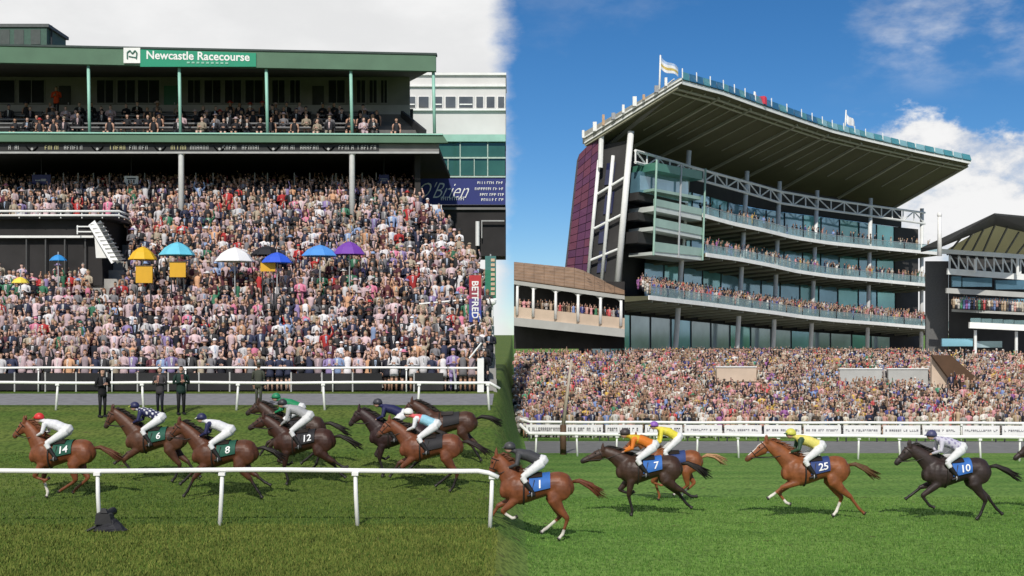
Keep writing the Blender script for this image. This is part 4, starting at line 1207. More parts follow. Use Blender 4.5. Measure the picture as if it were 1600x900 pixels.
for k in range(4):
    u0 = 945 + (k % 2) * 3; v0 = 252 + k * 46
    q = [sideq(u0 - k * 5, v0 + 36), sideq(u0 + 14 - k * 5, v0 + 34), sideq(u0 + 18 - k * 5, v0), sideq(u0 + 4 - k * 5, v0 + 2)]
    m2 = MB(); m2.hexa([p + (0, .70, 0) for p in q], [p + (0, .86, 0) for p in q]); m2.build('side_pane', mat('night_glass', (.03, .035, .10), .1, .3, .3, spec=.6), gs)
# plum cladding tiles
pc = empty('stair_tower', sideq(900, 430), 'plum purple clad stair tower at the left side of the modern grandstand', 'tower')
mb = MB(); q = [sideq(883, 438), sideq(921, 438), sideq(937, 208), sideq(905, 241)]
mb.hexa([p + (0, .12, 0) for p in q], [p + (0, 5, 0) for p in q]); mb.build('tower_body', mat('plum_joint', (.05, .02, .04), .7), pc)
PL = [mat('plum_a', (.105, .032, .085), .5, .1, .5), mat('plum_b', (.085, .026, .075), .5, .1, .5), mat('plum_c', (.13, .036, .07), .5, .1, .5)]
rr = random.Random(9)
NR, NC = 17, 3
for i in range(NR):
    for j in range(NC):
        def pt(a, b):
            L = q[0] * (1 - a) + q[3] * a; Rr = q[1] * (1 - a) + q[2] * a
            return L * (1 - b) + Rr * b
        a0, a1 = (i + .04) / NR, (i + .96) / NR; b0, b1 = (j + .03) / NC, (j + .97) / NC
        c4 = [pt(a0, b0), pt(a0, b1), pt(a1, b1), pt(a1, b0)]
        m2 = MB(); m2.hexa([p + (0, -.02 - .05 * rr.random(), 0) for p in c4], [p + (0, .115, 0) for p in c4]); m2.build('cladding_panel', PL[rr.randrange(3)], pc)
# corner tower: stacked glazed boxes
ct = empty('corner_bays', fac(1025, 408), 'stack of pale green glazed balcony boxes at the left corner of the modern grandstand', 'balcony stack')
M_GPALE = mat('pale_green_panel', (.30, .46, .38), .25, .12, .4, spec=.6); M_WPAN = mat('white_panel', (.66, .70, .66), .4, .08, .6); M_GDK = mat('mid_green_panel', (.08, .25, .18), .35, .1, .5)
def corner(vl0, vr0, vl1, vr1, off, t, m_, nm):
    us = (992, 1068)
    A, B = fac(us[0], 0, off), fac(us[1], 0, off)
    z = lambda v, u: zat(v, dfac(u))
    mb = MB()
    mb.hexa([(A[0], A[1], z(vl1, us[0])), (B[0], B[1], z(vr1, us[1])), (B[0] - t * .6, B[1] + t, z(vr1, us[1])), (A[0] - t * .6, A[1] + t, z(vl1, us[0]))],
            [(A[0], A[1], z(vl0, us[0])), (B[0], B[1], z(vr0, us[1])), (B[0] - t * .6, B[1] + t, z(vr0, us[1])), (A[0] - t * .6, A[1] + t, z(vl0, us[0]))])
    return mb.build(nm, m_, ct)
corner(256, 270, 268, 283, 2.4, 4, M_GDK, 'top_panel')
corner(268, 283, 300, 318, .6, 3, M_BGLASS, 'recess_glass')
corner(296, 309, 300, 314, 2.2, 4, M_GPALE, 'floor_edge')
corner(300, 314, 312, 328, .4, 3, M_CORE, 'recess')
corner(312, 328, 323, 338, 2.4, .3, M_GPALE, 'glass_front')
corner(323, 338, 331, 346, 2.3, 4, M_WPAN, 'floor_edge')
corner(331, 346, 343, 358, .4, 3, M_CORE, 'recess')
corner(342, 357, 355, 369, 2.4, .3, M_GPALE, 'glass_front')
corner(355, 369, 361, 375, 2.3, 4, M_WPAN, 'floor_edge')
corner(361, 375, 379, 389, .4, 3, M_CORE, 'recess')
corner(379, 389, 394, 401, 2.4, .3, M_GPALE, 'glass_front')
corner(394, 401, 399, 408, 2.3, 4, M_WPAN, 'floor_edge')
for u in (990, 1030, 1069):
    d = dfac(u); a = fac(u + 3, 252 + (u - 990) * .18, 2.5); b = fac(u - 2, 400 + (u - 990) * .1, 2.5)
    mb = MB(); mb.tube([b, a], .12, 8); mb.build('corner_post', M_GPALE if u != 1030 else M_STEEL, ct)
mb = MB(); us = (978, 1058); A, B = fac(us[0], 0, -.5), fac(us[1], 0, -.5)
# flags
def flag(u, v_base, v_top, d, wpx, hpx, bands, label, droop=0.0):
    r_ = empty('flagpole', P(u, v_base, d), label, 'flag', 'flags on the modern grandstand roof')
    mb = MB(); mb.tube([P(u, v_base + 3, d), P(u + 2, v_top, d)], [.12, .08], 8); mb.build('pole', M_WHITE, r_, smooth=True)
    n = 10; nb = len(bands)
    for bi, m_ in enumerate(bands):
        mb = MB(); rings = []
        for i in range(n + 1):
            t = i / n
            uu = u + 2.2 + wpx * t * (1 - .25 * droop); top = v_top + 2 + droop * hpx * 1.4 * t ** 1.2 + 2.2 * math.sin(t * 5)
            hh = hpx * (1 - .35 * droop * t)
            y = .35 * math.sin(t * 6.5) ; a = P(uu, top + hh * bi / nb, d); b = P(uu, top + hh * (bi + 1) / nb, d)
            rings.append([a + (0, y, 0), b + (0, y, 0), b + (0, y + .03, 0), a + (0, y + .03, 0)])
        mb.loft(rings); mb.build('flag_cloth', m_, r_, smooth=False)
F_W = mat('flag_white', (.72, .74, .78), .7, .05); F_Y = mat('flag_gold', (.55, .42, .12), .7); F_R = mat('flag_red', (.62, .05, .09), .7); F_B = mat('flag_pale_blue', (.35, .47, .68), .7)
flag(1030, 152, 86, 137, 34, 19, [F_B, F_W, F_Y, F_W], 'white flag with a golden stripe on the tall left pole', .75)
flag(1177, 161, 143, 147, 22, 14, [F_R], 'small red flag behind the blue roof edge', .5)
flag(1320, 206, 172, 169, 17, 15, [F_W], 'small white flag on the right half of the roof', .9)

# ------------------------------------------------------------------ old stand with the tan roof, left of the modern one
os_ = empty('old_stand', P(890, 530, 124), 'low old stand with tan tiled roof, arches and cream balcony', 'stand')
M_TILE = mat('tan_tile', (.25, .165, .11), .8, .2, 1.2, .3); M_CREAM = mat('cream_render', (.56, .44, .34), .75, .1, .8); M_GRYF = mat('grey_fascia', (.42, .42, .40), .7, .1, .6)
def od(u): return 122 + (975 - u) * .045
def oq(u, v, o=0.0): return P(u, v, od(u) + o)
def roofv(u, t): # t 0 ridge .. 1 eave
    r0 = np.interp(u, [795, 905, 975], [409, 420, 455]); r1 = np.interp(u, [795, 975], [436, 461])
    return r0 + (r1 - r0) * t
mb = MB()
us = np.linspace(803, 976, 12)
ribbon(mb, [oq(u, roofv(u, 0), 4.2) for u in us], [oq(u, roofv(u, 1), -.5) for u in us], [oq(u, roofv(u, 1), -.5) + (0, 0, -.25) for u in us], [oq(u, roofv(u, 0), 4.2) + (0, 0, -.4) for u in us])
rfo = mb.build('roof', mat('tile_bed', (.12, .08, .055), .8), os_)
for i in range(6):
    t0, t1 = i / 6, (i + 1.12) / 6
    for u0, u1 in zip(us[:-1], us[1:]):
        o0, o1 = 4.2 - 4.7 * t0, 4.2 - 4.7 * t1
        a, b = oq(u0 + .3, roofv(u0 + .3, t0), o0), oq(u1 - .3, roofv(u1 - .3, t0), o0)
        c, d = oq(u1 - .3, roofv(u1 - .3, t1), o1), oq(u0 + .3, roofv(u0 + .3, t1), o1)
        m2 = MB(); m2.hexa([d + (0, 0, .06), c + (0, 0, .06), b + (0, 0, .02), a + (0, 0, .02)], [d + (0, 0, .16), c + (0, 0, .16), b + (0, 0, .05), a + (0, 0, .05)])
        m2.build('tile_course', M_TILE, rfo)
mb = MB(); ribbon(mb, [oq(u, roofv(u, 1) + 1, -.7) for u in us], [oq(u, roofv(u, 1) + 7, -.7) for u in us], [oq(u, roofv(u, 1) + 7, -.3) for u in us], [oq(u, roofv(u, 1) + 1, -.3) for u in us]); mb.build('eave_fascia', M_GRYF, os_)
def bv(u, b): return b + (u - 824) * .105
mb = MB(); ribbon(mb, [oq(u, bv(u, 481), -.4) for u in us], [oq(u, bv(u, 498), -.4) for u in us], [oq(u, bv(u, 498), 0) for u in us], [oq(u, bv(u, 481), 0) for u in us]); mb.build('balcony_front', M_CREAM, os_)
mb = MB(); ribbon(mb, [oq(u, bv(u, 498), -.8) for u in us], [oq(u, bv(u, 511), -.8) for u in us], [oq(u, bv(u, 511), 3) for u in us], [oq(u, bv(u, 498), 3) for u in us]); mb.build('lower_fascia', M_GRYF, os_)
mb = MB(); ribbon(mb, [oq(u, 440, 3.5) for u in us], [oq(u, 545, 3.5) for u in us], [oq(u, 545, 4) for u in us], [oq(u, 440, 4) for u in us]); mb.build('back_wall', M_INT, os_)
pu = [808, 833, 868, 903, 938, 970]
for k, u in enumerate(pu):
    mb = MB(); mb.tube([oq(u, bv(u, 494), -.55), oq(u + .5, roofv(u, 1) + 9, -.55)], [.16, .13], 8); mb.build('post', M_WHITE, os_, smooth=True)
    if k < len(pu) - 1:
        u1 = pu[k + 1]; mb = MB(); R1, R2 = [], []
        for t in np.linspace(0, 1, 11):
            uu = u + (u1 - u) * t; top = roofv(uu, 1) + 5
            arch = top + 9 - 8.0 * math.sin(math.pi * t) ** .6
            R1.append(oq(uu, top, -.5)); R2.append(oq(uu, arch, -.5))
        ribbon(mb, R1, R2, [p + (0, .2, 0) for p in R2], [p + (0, .2, 0) for p in R1]); mb.build('arch', M_GRYF, os_)

# ------------------------------------------------------------------ second stand at the right edge
rs = empty('side_stand', P(1540, 560, 150), 'second modern stand with sloping dark roof, cut by the right edge', 'stand')
mb = MB(); a = [P(1464, 388, 152), P(1556, 333, 138), P(1640, 345, 142), P(1640, 420, 160)]
ribbon(mb, [P(1464, 389, 150), P(1554, 336, 138), P(1640, 344, 144)], [P(1464, 389, 152) + (0, 6, 0), P(1554, 352, 150), P(1640, 372, 154)], [P(1464, 386, 152) + (0, 6, .3), P(1554, 349, 150) + (0, 0, .3), P(1640, 369, 154) + (0, 0, .3)], [P(1464, 386, 150), P(1554, 333, 138), P(1640, 341, 144)])
mb.build('roof', mat('dark_roof', (.05, .05, .048), .6), rs)
for k in range(9):
    u = 1480 + k * 18
    mb = MB(); mb.beam(P(u, 398, 152), P(u + 22, 348 + abs(u - 1535) * .42, 149), .16, .18); mb.build('roof_rafter', mat('grey_rafter', (.16, .16, .14), .6), rs)
q_ = [P(1470, 396, 156.5), P(1640, 404, 156.5), P(1640, 366, 156.5), P(1556, 346, 156.5)]
mb = MB(); mb.hexa(q_, [p + (0, .4, 0) for p in q_]); mb.build('gable_wall', M_ROOFS, rs)
def rbar(u0, v0, u1, v1, d, h, m_, nm, t=.4):
    mb = MB(); mb.beam(P(u0, v0, d), P(u1, v1, d), t, h); return mb.build(nm, m_, rs)
rbar(1466, 392, 1640, 404, 150, .5, M_COLM, 'roof_beam'); rbar(1480, 424, 1640, 436, 150, .7, M_COLM, 'slab_edge'); rbar(1478, 454, 1640, 463, 150, .6, M_GRYF, 'slab_edge'); rbar(1514, 508, 1640, 514, 148, .7, M_SLAB, 'slab_edge')
mb = MB(); us = np.linspace(1484, 1636, 12)
for i in range(11):
    p, q2 = P(us[i], 399 + i * .6, 150.2), P(us[i + 1], 423 + i, 150.2); mb.beam(p, q2, .14, .14)
    mb.beam(P(us[i], 399 + i * .6, 150.2), P(us[i], 423 + i, 150.2), .14, .14)
mb.build('truss', M_COLM, rs)
for (u0, u1, v0, v1, d, m_, nm) in ((1447, 1482, 408, 566, 158, mat('grey_core', (.12, .12, .12), .8), 'core_wall'), (1484, 1640, 396, 566, 157, M_CORE, 'back_wall'), (1488, 1502, 432, 448, 155, M_BGLASS, 'pane'), (1504, 1550, 434, 448, 155, M_BGLASS, 'pane'), (1556, 1630, 438, 452, 155, M_BGLASS, 'pane'), (1500, 1524, 464, 482, 155, M_PGLASS, 'pane'), (1527, 1560, 466, 484, 155, M_PGLASS, 'pane'), (1562, 1630, 467, 486, 155, M_BGLASS, 'pane'), (1472, 1520, 529, 541, 155, M_BGLASS, 'pane'), (1526, 1566, 533, 543, 155, M_PGLASS, 'pane')):
    mb = MB(); px(u0, v0, u1, v1, d, .4, mb); mb.build(nm, m_, rs)
mb = MB(); mb.hexa([P(1487, 487, 152), P(1640, 494, 148), P(1640, 494, 155), P(1487, 487, 155)], [P(1487, 483, 152), P(1640, 490, 148), P(1640, 490, 155), P(1487, 483, 155)]); mb.build('floor', M_GRYF, rs)
for u, v0, v1 in ((1524, 516, 556), (1588, 518, 556), (1524, 405, 425), (1590, 404, 430)):
    mb = MB(); mb.tube([P(u, v1, 149), P(u, v0, 149)], .18, 8); mb.build('column', M_COLM, rs)
us = np.linspace(1516, 1636, 8)
for u0, u1 in zip(us[:-1], us[1:]):
    mb = MB(); px(u0 + .5, 497 + (u0 - 1516) * .05, u1 - .5, 506 + (u0 - 1516) * .05, 147.9, .06, mb); mb.build('balustrade_panel', M_BAL, rs)
ms = empty('mast', P(1468, 390, 148), 'white mast standing between the modern grandstand and the second stand', 'mast')
mb = MB(); mb.tube([P(1468, 400, 148), P(1468, 338, 148)], [.28, .22], 8); mb.build('pole', M_WHITE, ms, smooth=True)
mb = MB(); mb.ball(P(1468, 336, 148), (.3, .3, .35), 8, 5); mb.build('lamp_head', M_WHITE, ms, smooth=True)

# ------------------------------------------------------------------ right terrace, walls and crowd
def TR(y): return float(np.interp(y, [86.5, 125, 200], [-1.15, 2.6, 2.6]))
mb = MB()
for i in range(40):
    y0 = 86.5 + 38.5 * i / 40; mb.box((0.9, y0, -4), (80, y0 + 38.5 / 40, TR(y0) + .0005 * i))
mb.box((0.9, 125, -4), (110, 215, 2.6))
mb.build('terrace', M_CONC, None, label='broad stepped lawn terrace under the right crowd', kind='structure')
def wallthing(name, pts, thick, m_, label, cat):
    mb = MB(); mb.hexa([np.array(p) for p in pts], [np.array(p) + (0, thick, 0) for p in pts]); o = mb.build(name, m_); tag(o, label, cat); return o
M_BROWN = mat('brown_cladding', (.075, .038, .018), .8, .2, .6)
wallthing('stair_wall', [P(1486, 555, 107), P(1544, 606, 106), P(1512, 630, 106), P(1456, 555, 107)][::-1], .5, M_BROWN, 'dark brown sloping stair wall between the stands on the right', 'wall')
wallthing('ramp_wall', [P(1456, 557, 107.6), P(1514, 630, 106.7), P(1514, 640, 106.7), P(1456, 640, 107.6)][::-1], .4, M_CREAM, 'cream wall below the dark brown stair wall on the right', 'wall')
for (u0, v0, u1, v1, d, lab) in ((1120, 574, 1182, 584, 111.0, 'low cream wall in the middle of the right crowd'), (1312, 577, 1378, 590, 111.5, 'pale glass-topped parapet in the right crowd below the balconies'), (1388, 577, 1450, 592, 111.5, 'pale parapet in the right crowd beside the brown stair wall')):
    w = empty('parapet', P((u0 + u1) / 2, v1, d), lab, 'parapet')
    mb = MB(); px(u0, v0, u1, v1 + 12, d, .4, mb); mb.build('wall', M_CREAM if u0 < 1200 else M_GRYF, w)
    mb = MB(); px(u0 - 1, v0 - 1.5, u1 + 1, v0, d - .1, .6, mb); mb.build('coping', M_WHITE, w)
r_ = empty('umbrella', (xu(1474, 115), 115, TR(115)), 'dark green umbrella at the foot of the brown stair wall', 'umbrella')
mb = MB(); top = P(1474, 592, 115); n = 8; rings = []
for q, f in ((.02, 0), (.4, .2), (.75, .55), (1.0, 1.0)): rings.append([top + np.array([q * .95 * math.cos(2 * math.pi * k / n), q * .95 * math.sin(2 * math.pi * k / n), -.75 * f + .2 * q * math.cos(2 * math.pi * k / n)]) for k in range(n)])
mb.loft(rings + [[p + (0, 0, -.04) for p in r2] for r2 in rings[::-1]]); mb.build('canopy', mat('umbrella_green', (.02, .16, .09), .6), r_)
mb = MB(); mb.tube([(xu(1474, 115), 115, TR(115)), top], .03, 6); mb.build('pole', M_STEEL, r_)
# brown post and hoarding by the rear rail on the left of the right course
pp = empty('timber_post', (xu(880, 65), 65, float(gz(xu(880, 65), 65))), 'brown timber winning post with pale upper part behind the front rail', 'post')
mb = MB(); mb.tube([(xu(880, 65), 65, float(gz(3, 65)) - .1), P(880, 664, 65)], .16, 10); mb.build('lower_post', mat('timber', (.10, .055, .03), .7, .2, 2), pp, smooth=True)
mb = MB(); mb.tube([P(880, 664, 65), P(893, 562, 65)], [.10, .07], 8); mb.build('upper_post', mat('pale_timber', (.45, .38, .30), .6), pp, smooth=True)
def hoarding(u0, u1, k):
    d0, d1 = (float(np.interp(u, [812, 1620], [83.5, 80.5])) for u in (u0, u1))
    x0, x1 = xu(u0, d0), xu(u1, d1)
    r_ = empty('advertising_board', (x0, d0, float(gz(x0, d0))), 'white advertising board with dark blurred lettering on the rear right rail, %s from the left' % ORD[k], 'board', 'advertising boards')
    g0, g1 = float(gz(x0, d0)), float(gz(x1, d1))
    mb = MB(); mb.hexa([(x0, d0, g0 + .45), (x1, d1, g1 + .45), (x1, d1 + .06, g1 + .45), (x0, d0 + .06, g0 + .45)], [(x0, d0, g0 + 1.05), (x1, d1, g1 + 1.05), (x1, d1 + .06, g1 + 1.05), (x0, d0 + .06, g0 + 1.05)]); mb.build('panel', M_WHITE, r_)
    mb = MB(); t = .06; big = k < 4
    p0, p1 = np.array([x0, d0 - .02, g0]), np.array([x1, d1 - .02, g1])
    def bar(ta, tb, za, zb):
        q0, q1 = p0 * (1 - ta) + p1 * ta, p0 * (1 - tb) + p1 * tb
        mb.hexa([q0 + (0, 0, za), q1 + (0, 0, za), q1 + (0, .012, za), q0 + (0, .012, za)], [q0 + (0, 0, zb), q1 + (0, 0, zb), q1 + (0, .012, zb), q0 + (0, .012, zb)])
    zl, zh = (.62, .86) if big else (.66, .80)
    while t < .92:
        w = .034 + .016 * rr.random(); q = rr.randrange(5); th = .011
        bar(t, t + th, zl, zh)
        if q != 0: bar(t + th, t + w, zh - .06, zh)
        if q in (1, 2): bar(t + w - th, t + w, zl, zh - .06)
        if q in (2, 3): bar(t + th, t + w, (zl + zh) / 2 - .05, (zl + zh) / 2)
        if q in (0, 3): bar(t + th, t + w, zl, zl + .05)
        t += w + .016 + (.05 if rr.random() < .22 else 0)
    mb.build('lettering', M_DARK if big else mat('faded_print', (.22, .22, .24), .6), r_)
    for x, d, g in ((x0 + .2, d0 + .12, g0), (x1 - .2, d1 + .12, g1)):
        mb = MB(); mb.beam((x, d, g), (x, d, g + .9), .08, .08); mb.build('leg', M_DARK, r_)
for k in range(13): hoarding(822 + k * 62, 880 + k * 62, k)
ppl = []; single_r = []
y = 87.0; row = 0
while y < 127:
    x = xu(806, y) + RNG.random() * .3
    xr = xu(1625, y)
    while x < xr:
        xx = x + (RNG.random() - .5) * .2; yy = y + (RNG.random() - .5) * .5
        u = 800 + xx / yy * F_PX
        ok = RNG.random() > .07
        v = HOR - (TR(yy) - EYE) / yy * F_PX
        if 104.5 < yy < 112.2 and (1117 < u < 1184 or 1310 < u < 1460): ok = False
        if 1450 < u < 1540 and 101 < yy < 109.5 and u < 1450 + (109.5 - yy) * 11: ok = False
        pass
        if ok:
            s = .94 + .14 * RNG.random(); rz = (RNG.random() - .5) * 1.0
            if row == 0 and 812 < u < 1600: single_r.append((0, xx, yy, TR(yy), rz, s))
            else: ppl.append((xx, yy, TR(yy), s, rz, TOPS_R, False))
        x += .44 + .16 * RNG.random()
    y += 1.22; row += 1
front_rows(single_r, TOPS_R, 'right rail', 'behind the right crowd rail')
# plateau behind: extra dark clothes paint in the shade under the balconies
for u in np.arange(970, 1440, 2.4):
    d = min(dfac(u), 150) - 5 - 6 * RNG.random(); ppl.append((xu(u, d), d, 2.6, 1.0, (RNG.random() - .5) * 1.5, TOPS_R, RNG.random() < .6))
crowd('crowd', ppl, 'sunlit crowd of racegoers in light summer clothes covering the right terrace')
# balcony spectators
ppl = []
for vf, off, u0, u1, stepu, prob in ((V_1, 2.8, 975, 1462, 3.8, 1.0), (V_1, 1.9, 978, 1462, 4.0, .95), (V_1, 1.0, 984, 1455, 4.2, .9), (V_1, .1, 1000, 1440, 5, .7), (V_2, 2.0, 1074, 1450, 5.2, .75), (V_2, .8, 1090, 1440, 6, .45), (V_3, 1.4, 1080, 1444, 6.5, .6), (V_3, .3, 1090, 1440, 8, .35)):
    for u in np.arange(u0, u1, stepu):
        if RNG.random() < prob:
            uu = u + RNG.random() * 3; p = fac(uu, vf(uu), off)
            ppl.append((p[0], p[1], p[2] - .02 + (0.34 * (2.8 - off) if vf is V_1 else 0.15), .95 + .12 * RNG.random(), .9 + (RNG.random() - .5) * .8, TOPS_R, vf is V_3 and RNG.random() < .6))
for u in np.arange(1490, 1620, 4.0):
    d = 150.5; ppl.append((xu(u, d), d, zat(486 + (u - 1490) * .05, d), 1.0, .5 * (RNG.random() - .5), TOPS_R, False))
for u in np.arange(812, 970, 7.0):
    p = oq(u, bv(u, 492), .6); ppl.append((p[0], p[1], p[2], .95, .3, TOPS_R, False))
crowd('crowd', ppl, 'spectators lining the balconies of the stands on the right')

# ------------------------------------------------------------------ horses and jockeys
# local frame: f = forward along the horse, s = sideways (+ = side away from the camera), z up; all gallop to the left
BODY = [(-.90, 1.19, .05, .05), (-.86, 1.20, .15, .12), (-.76, 1.23, .25, .21), (-.58, 1.275, .28, .255), (-.36, 1.275, .25, .255), (-.12, 1.225, .268, .28), (.12, 1.175, .305, .285),
        (.34, 1.155, .355, .27), (.52, 1.18, .335, .25), (.66, 1.19, .27, .20), (.76, 1.20, .17, .13), (.80, 1.20, .06, .05)]
def body_at(f):
    b = np.array(BODY)
    return tuple(float(np.interp(f, b[:, 0], b[:, k])) for k in (1, 2, 3))
def body_pt(f, a, off=0.0):
    """a: angle from straight up, + towards the camera side"""
    z, h, w = body_at(f)
    return np.array([f, -math.sin(a) * (w + off), z + math.cos(a) * (h + off)])

LEGS = {   # per pose: (fore near, fore far, hind near, hind far): knee/hock, fetlock, toe  (f, z)
    'reach':  [((.80, .80), (1.08, .58), (1.20, .50)), ((.86, .62), (.66, .36), (.54, .33)), ((-.86, .56), (-1.10, .24), (-1.24, .12)), ((-.72, .50), (-.58, .14), (-.48, .03))],
    'gather': [((.66, .60), (.36, .50), (.26, .58)), ((.52, .52), (.40, .16), (.44, .03)), ((-.42, .50), (-.08, .28), (.04, .20)), ((-.66, .54), (-.34, .26), (-.24, .14))],
    'stance': [((.50, .52), (.40, .14), (.44, .02)), ((.72, .64), (.42, .54), (.32, .62)), ((-.86, .66), (-1.12, .50), (-1.26, .52)), ((-.80, .56), (-1.04, .26), (-1.16, .18))],
    'drive':  [((.76, .66), (.50, .50), (.40, .56)), ((.84, .76), (1.02, .48), (1.10, .38)), ((-.74, .50), (-.62, .13), (-.52, .02)), ((-.60, .52), (-.24, .22), (-.12, .13))],
    'land':   [((.74, .58), (.92, .22), (1.02, .10)), ((.82, .72), (1.08, .46), (1.18, .38)), ((-.70, .56), (-.92, .22), (-1.02, .06)), ((-.80, .62), (-1.06, .42), (-1.20, .36))],
}
M_COAT = mat('horse_coat', (0, 0, 0), 0.48, 0.30, 5.5, 0.4, attr='Col', spec=0.35)
M_HAIR = {}
M_LEATHER = mat('dark_leather', (.022, .016, .013), .5, .2, 6)
M_JOCK = mat('silks', (0, 0, 0), 0.55, 0.10, 14.0, 0.08, attr='Col', spec=0.3)

def eloft(mb, pts, n=12):
    """tapered limb in the f-z plane: (f, s, z, r_in_plane, r_side)"""
    rings = []
    for i, (f, s, z, a, b) in enumerate(pts):
        p0 = pts[max(i - 1, 0)]; p1 = pts[min(i + 1, len(pts) - 1)]
        t = np.array([p1[0] - p0[0], p1[1] - p0[1], p1[2] - p0[2]]); t /= max(np.linalg.norm(t), 1e-9)
        nrm = np.array([-t[2], 0, t[0]]); nrm /= max(np.linalg.norm(nrm), 1e-9)
        sid = np.cross(t, nrm)
        rings.append([np.array([f, s, z]) + a * math.cos(2 * math.pi * k / n) * nrm + b * math.sin(2 * math.pi * k / n) * sid for k in range(n)])
    mb.loft(rings)

def seg_dist(V, a, b):
    a = np.array(a); b = np.array(b); ab = b - a
    t = np.clip(((V - a) @ ab) / (ab @ ab), 0, 1)
    return np.linalg.norm(V - a - t[:, None] * ab, axis=1)

def to_world(V, loc, yaw, sc):
    """f -> -x, s -> +y"""
    V = np.asarray(V, float)
    X = -V[..., 0]; Y = V[..., 1]
    c, q = math.cos(yaw), math.sin(yaw)
    return np.stack([X * c - Y * q, X * q + Y * c, V[..., 2]], -1) * sc + np.array(loc)

def mesh_obj(me, name, parent, material):
    me.name = name
    me.materials.clear(); me.materials.append(material)
    me.polygons.foreach_set('use_smooth', [True] * len(me.polygons))
    o = bpy.data.objects.new(name, me); COL.objects.link(o); o.parent = parent; WLOC[o] = WLOC[parent]
    return o

def horse(u, d, pose, coat, number, label, cloth, numcol, neck=(1.15, 1.95), muz=(1.60, 1.52), socks=(0, 0, 0, 0), points=True, blaze=False, yaw=0.0, sc=1.0, dz=0.0, mane=(.015, .011, .009), tailc=None, tail_up=0.0, numside=0.0, flip=False):
    x = xu(u, d); loc = np.array([x, d, float(gz(x, d)) + dz])
    root = empty('horse', loc, label, 'horse', 'galloping racehorses')
    off0 = loc
    T = lambda V: to_world(V, loc, yaw, sc)
    mb = MB()
    mb.loft([[np.array([f, w * math.cos(2 * math.pi * k / 18), z + h * math.sin(2 * math.pi * k / 18) * (1.0 if math.sin(2 * math.pi * k / 18) > 0 else 1.0)]) for k in range(18)] for f, z, h, w in BODY])
    mb.ball((.26, 0, 1.42), (.30, .10, .13), 12, 8)          # withers
    mb.ball((-.52, 0, 1.40), (.30, .17, .16), 12, 8)         # croup
    for s in (-1, 1):
        mb.ball((.47, s * .165, 1.16), (.17, .095, .27), 12, 8)      # shoulder
        mb.ball((-.60, s * .165, 1.17), (.235, .115, .26), 12, 8)    # haunch
        mb.ball((-.40, s * .19, 1.00), (.13, .07, .17), 10, 8)       # stifle
        mb.ball((.72, s * .075, 1.12), (.10, .085, .16), 10, 8)      # breast
    # neck
    pf, pz = neck
    bf, bz = .50, 1.28
    nk = []
    for t in np.linspace(0, 1, 7):
        f = bf + (pf - bf) * t; z = bz + (pz - bz) * t + .05 * math.sin(math.pi * t)
        nk.append((f, 0, z, .285 - .165 * t ** .8, .165 - .09 * t))
    eloft(mb, nk, 14)
    # head
    mf, mz = muz
    hd = np.array([mf - pf, mz - pz]); hl = np.linalg.norm(hd); hd /= hl
    nn = np.array([hd[1], -hd[0]])       # towards the jaw side
    if nn[1] > 0: nn = -nn
    def hp(t, o): return (pf + hd[0] * hl * t + nn[0] * o, pz + hd[1] * hl * t + nn[1] * o)
    prof = [(-.06, .02, .08, .06), (.08, .04, .125, .085), (.28, .065, .150, .092), (.45, .05, .115, .075), (.65, .03, .085, .060), (.85, .025, .078, .058), (.97, .03, .062, .050), (1.02, .03, .03, .03)]
    eloft(mb, [(hp(t, o)[0], 0, hp(t, o)[1], a, b) for t, o, a, b in prof], 12)
    for s in (-1, 1):                    # ears
        e0 = np.array([pf - .01, s * .055, pz + .06]); e1 = e0 + np.array([.015 - .03, s * .02, .17])
        mb.tube([e0 - (0, 0, .05), e0 + (0, 0, .05), e1], [.045, .042, .006], 8)
    # legs
    L4 = LEGS[pose]
    if flip: L4 = [L4[1], L4[0], L4[3], L4[2]]
    low = []
    for k, (j1, j2, j3) in enumerate(L4):
        s = (-1 if k % 2 == 0 else 1)
        if k < 2:
            sx = s * .155; sh = (.50, sx * .8, 1.10); el = (.44 + .15 * (j1[0] - .5), sx, .90)
            eloft(mb, [(sh[0], sh[1], sh[2] + .1, .17, .09), (sh[0], sh[1], sh[2] - .05, .155, .10), (el[0], el[1], el[2], .115, .085), ((el[0] + j1[0]) / 2, sx, (el[2] + j1[1]) / 2, .082, .066), (j1[0], sx * .9, j1[1], .058, .052)], 12)
            r1 = (.054, .038, .043)
        else:
            sx = s * .150; hip = (-.56, sx * .9, 1.22); stf = (-.40 + .25 * (j1[0] + .7), sx * 1.15, .90)
            eloft(mb, [(hip[0], hip[1], hip[2] + .06, .22, .11), (hip[0] + .05, hip[1], hip[2] - .12, .225, .125), (stf[0] - .03, stf[1], stf[2], .165, .105), ((stf[0] * .45 + j1[0] * .55), sx, (stf[2] * .45 + j1[1] * .55), .098, .075), (j1[0], sx * .9, j1[1], .062, .054)], 12)
            r1 = (.058, .040, .044)
        sxx = sx * .85
        v12 = np.array([j2[0] - j1[0], j2[1] - j1[1]])
        eloft(mb, [(j1[0], sxx, j1[1] + .02, r1[0], .05), (j1[0] + v12[0] * .25, sxx, j1[1] + v12[1] * .25, r1[1] + .004, .038), (j1[0] + v12[0] * .7, sxx, j1[1] + v12[1] * .7, r1[1], .034), (j2[0], sxx, j2[1], r1[2], .042)], 10)
        v23 = np.array([j3[0] - j2[0], j3[1] - j2[1]]); ln = max(np.linalg.norm(v23), 1e-6)
        eloft(mb, [(j2[0], sxx, j2[1] + .01, .042, .040), (j2[0] + v23[0] * .5, sxx, j2[1] + v23[1] * .5, .036, .036), (j2[0] + v23[0] * .8, sxx, j2[1] + v23[1] * .8, .050, .050), (j3[0], sxx, j3[1], .058, .055)], 10)
        low.append(((j1[0], sxx, j1[1]), (j2[0], sxx, j2[1]), (j3[0], sxx, j3[1])))
    me = realise(mb, .020, 2, .5)
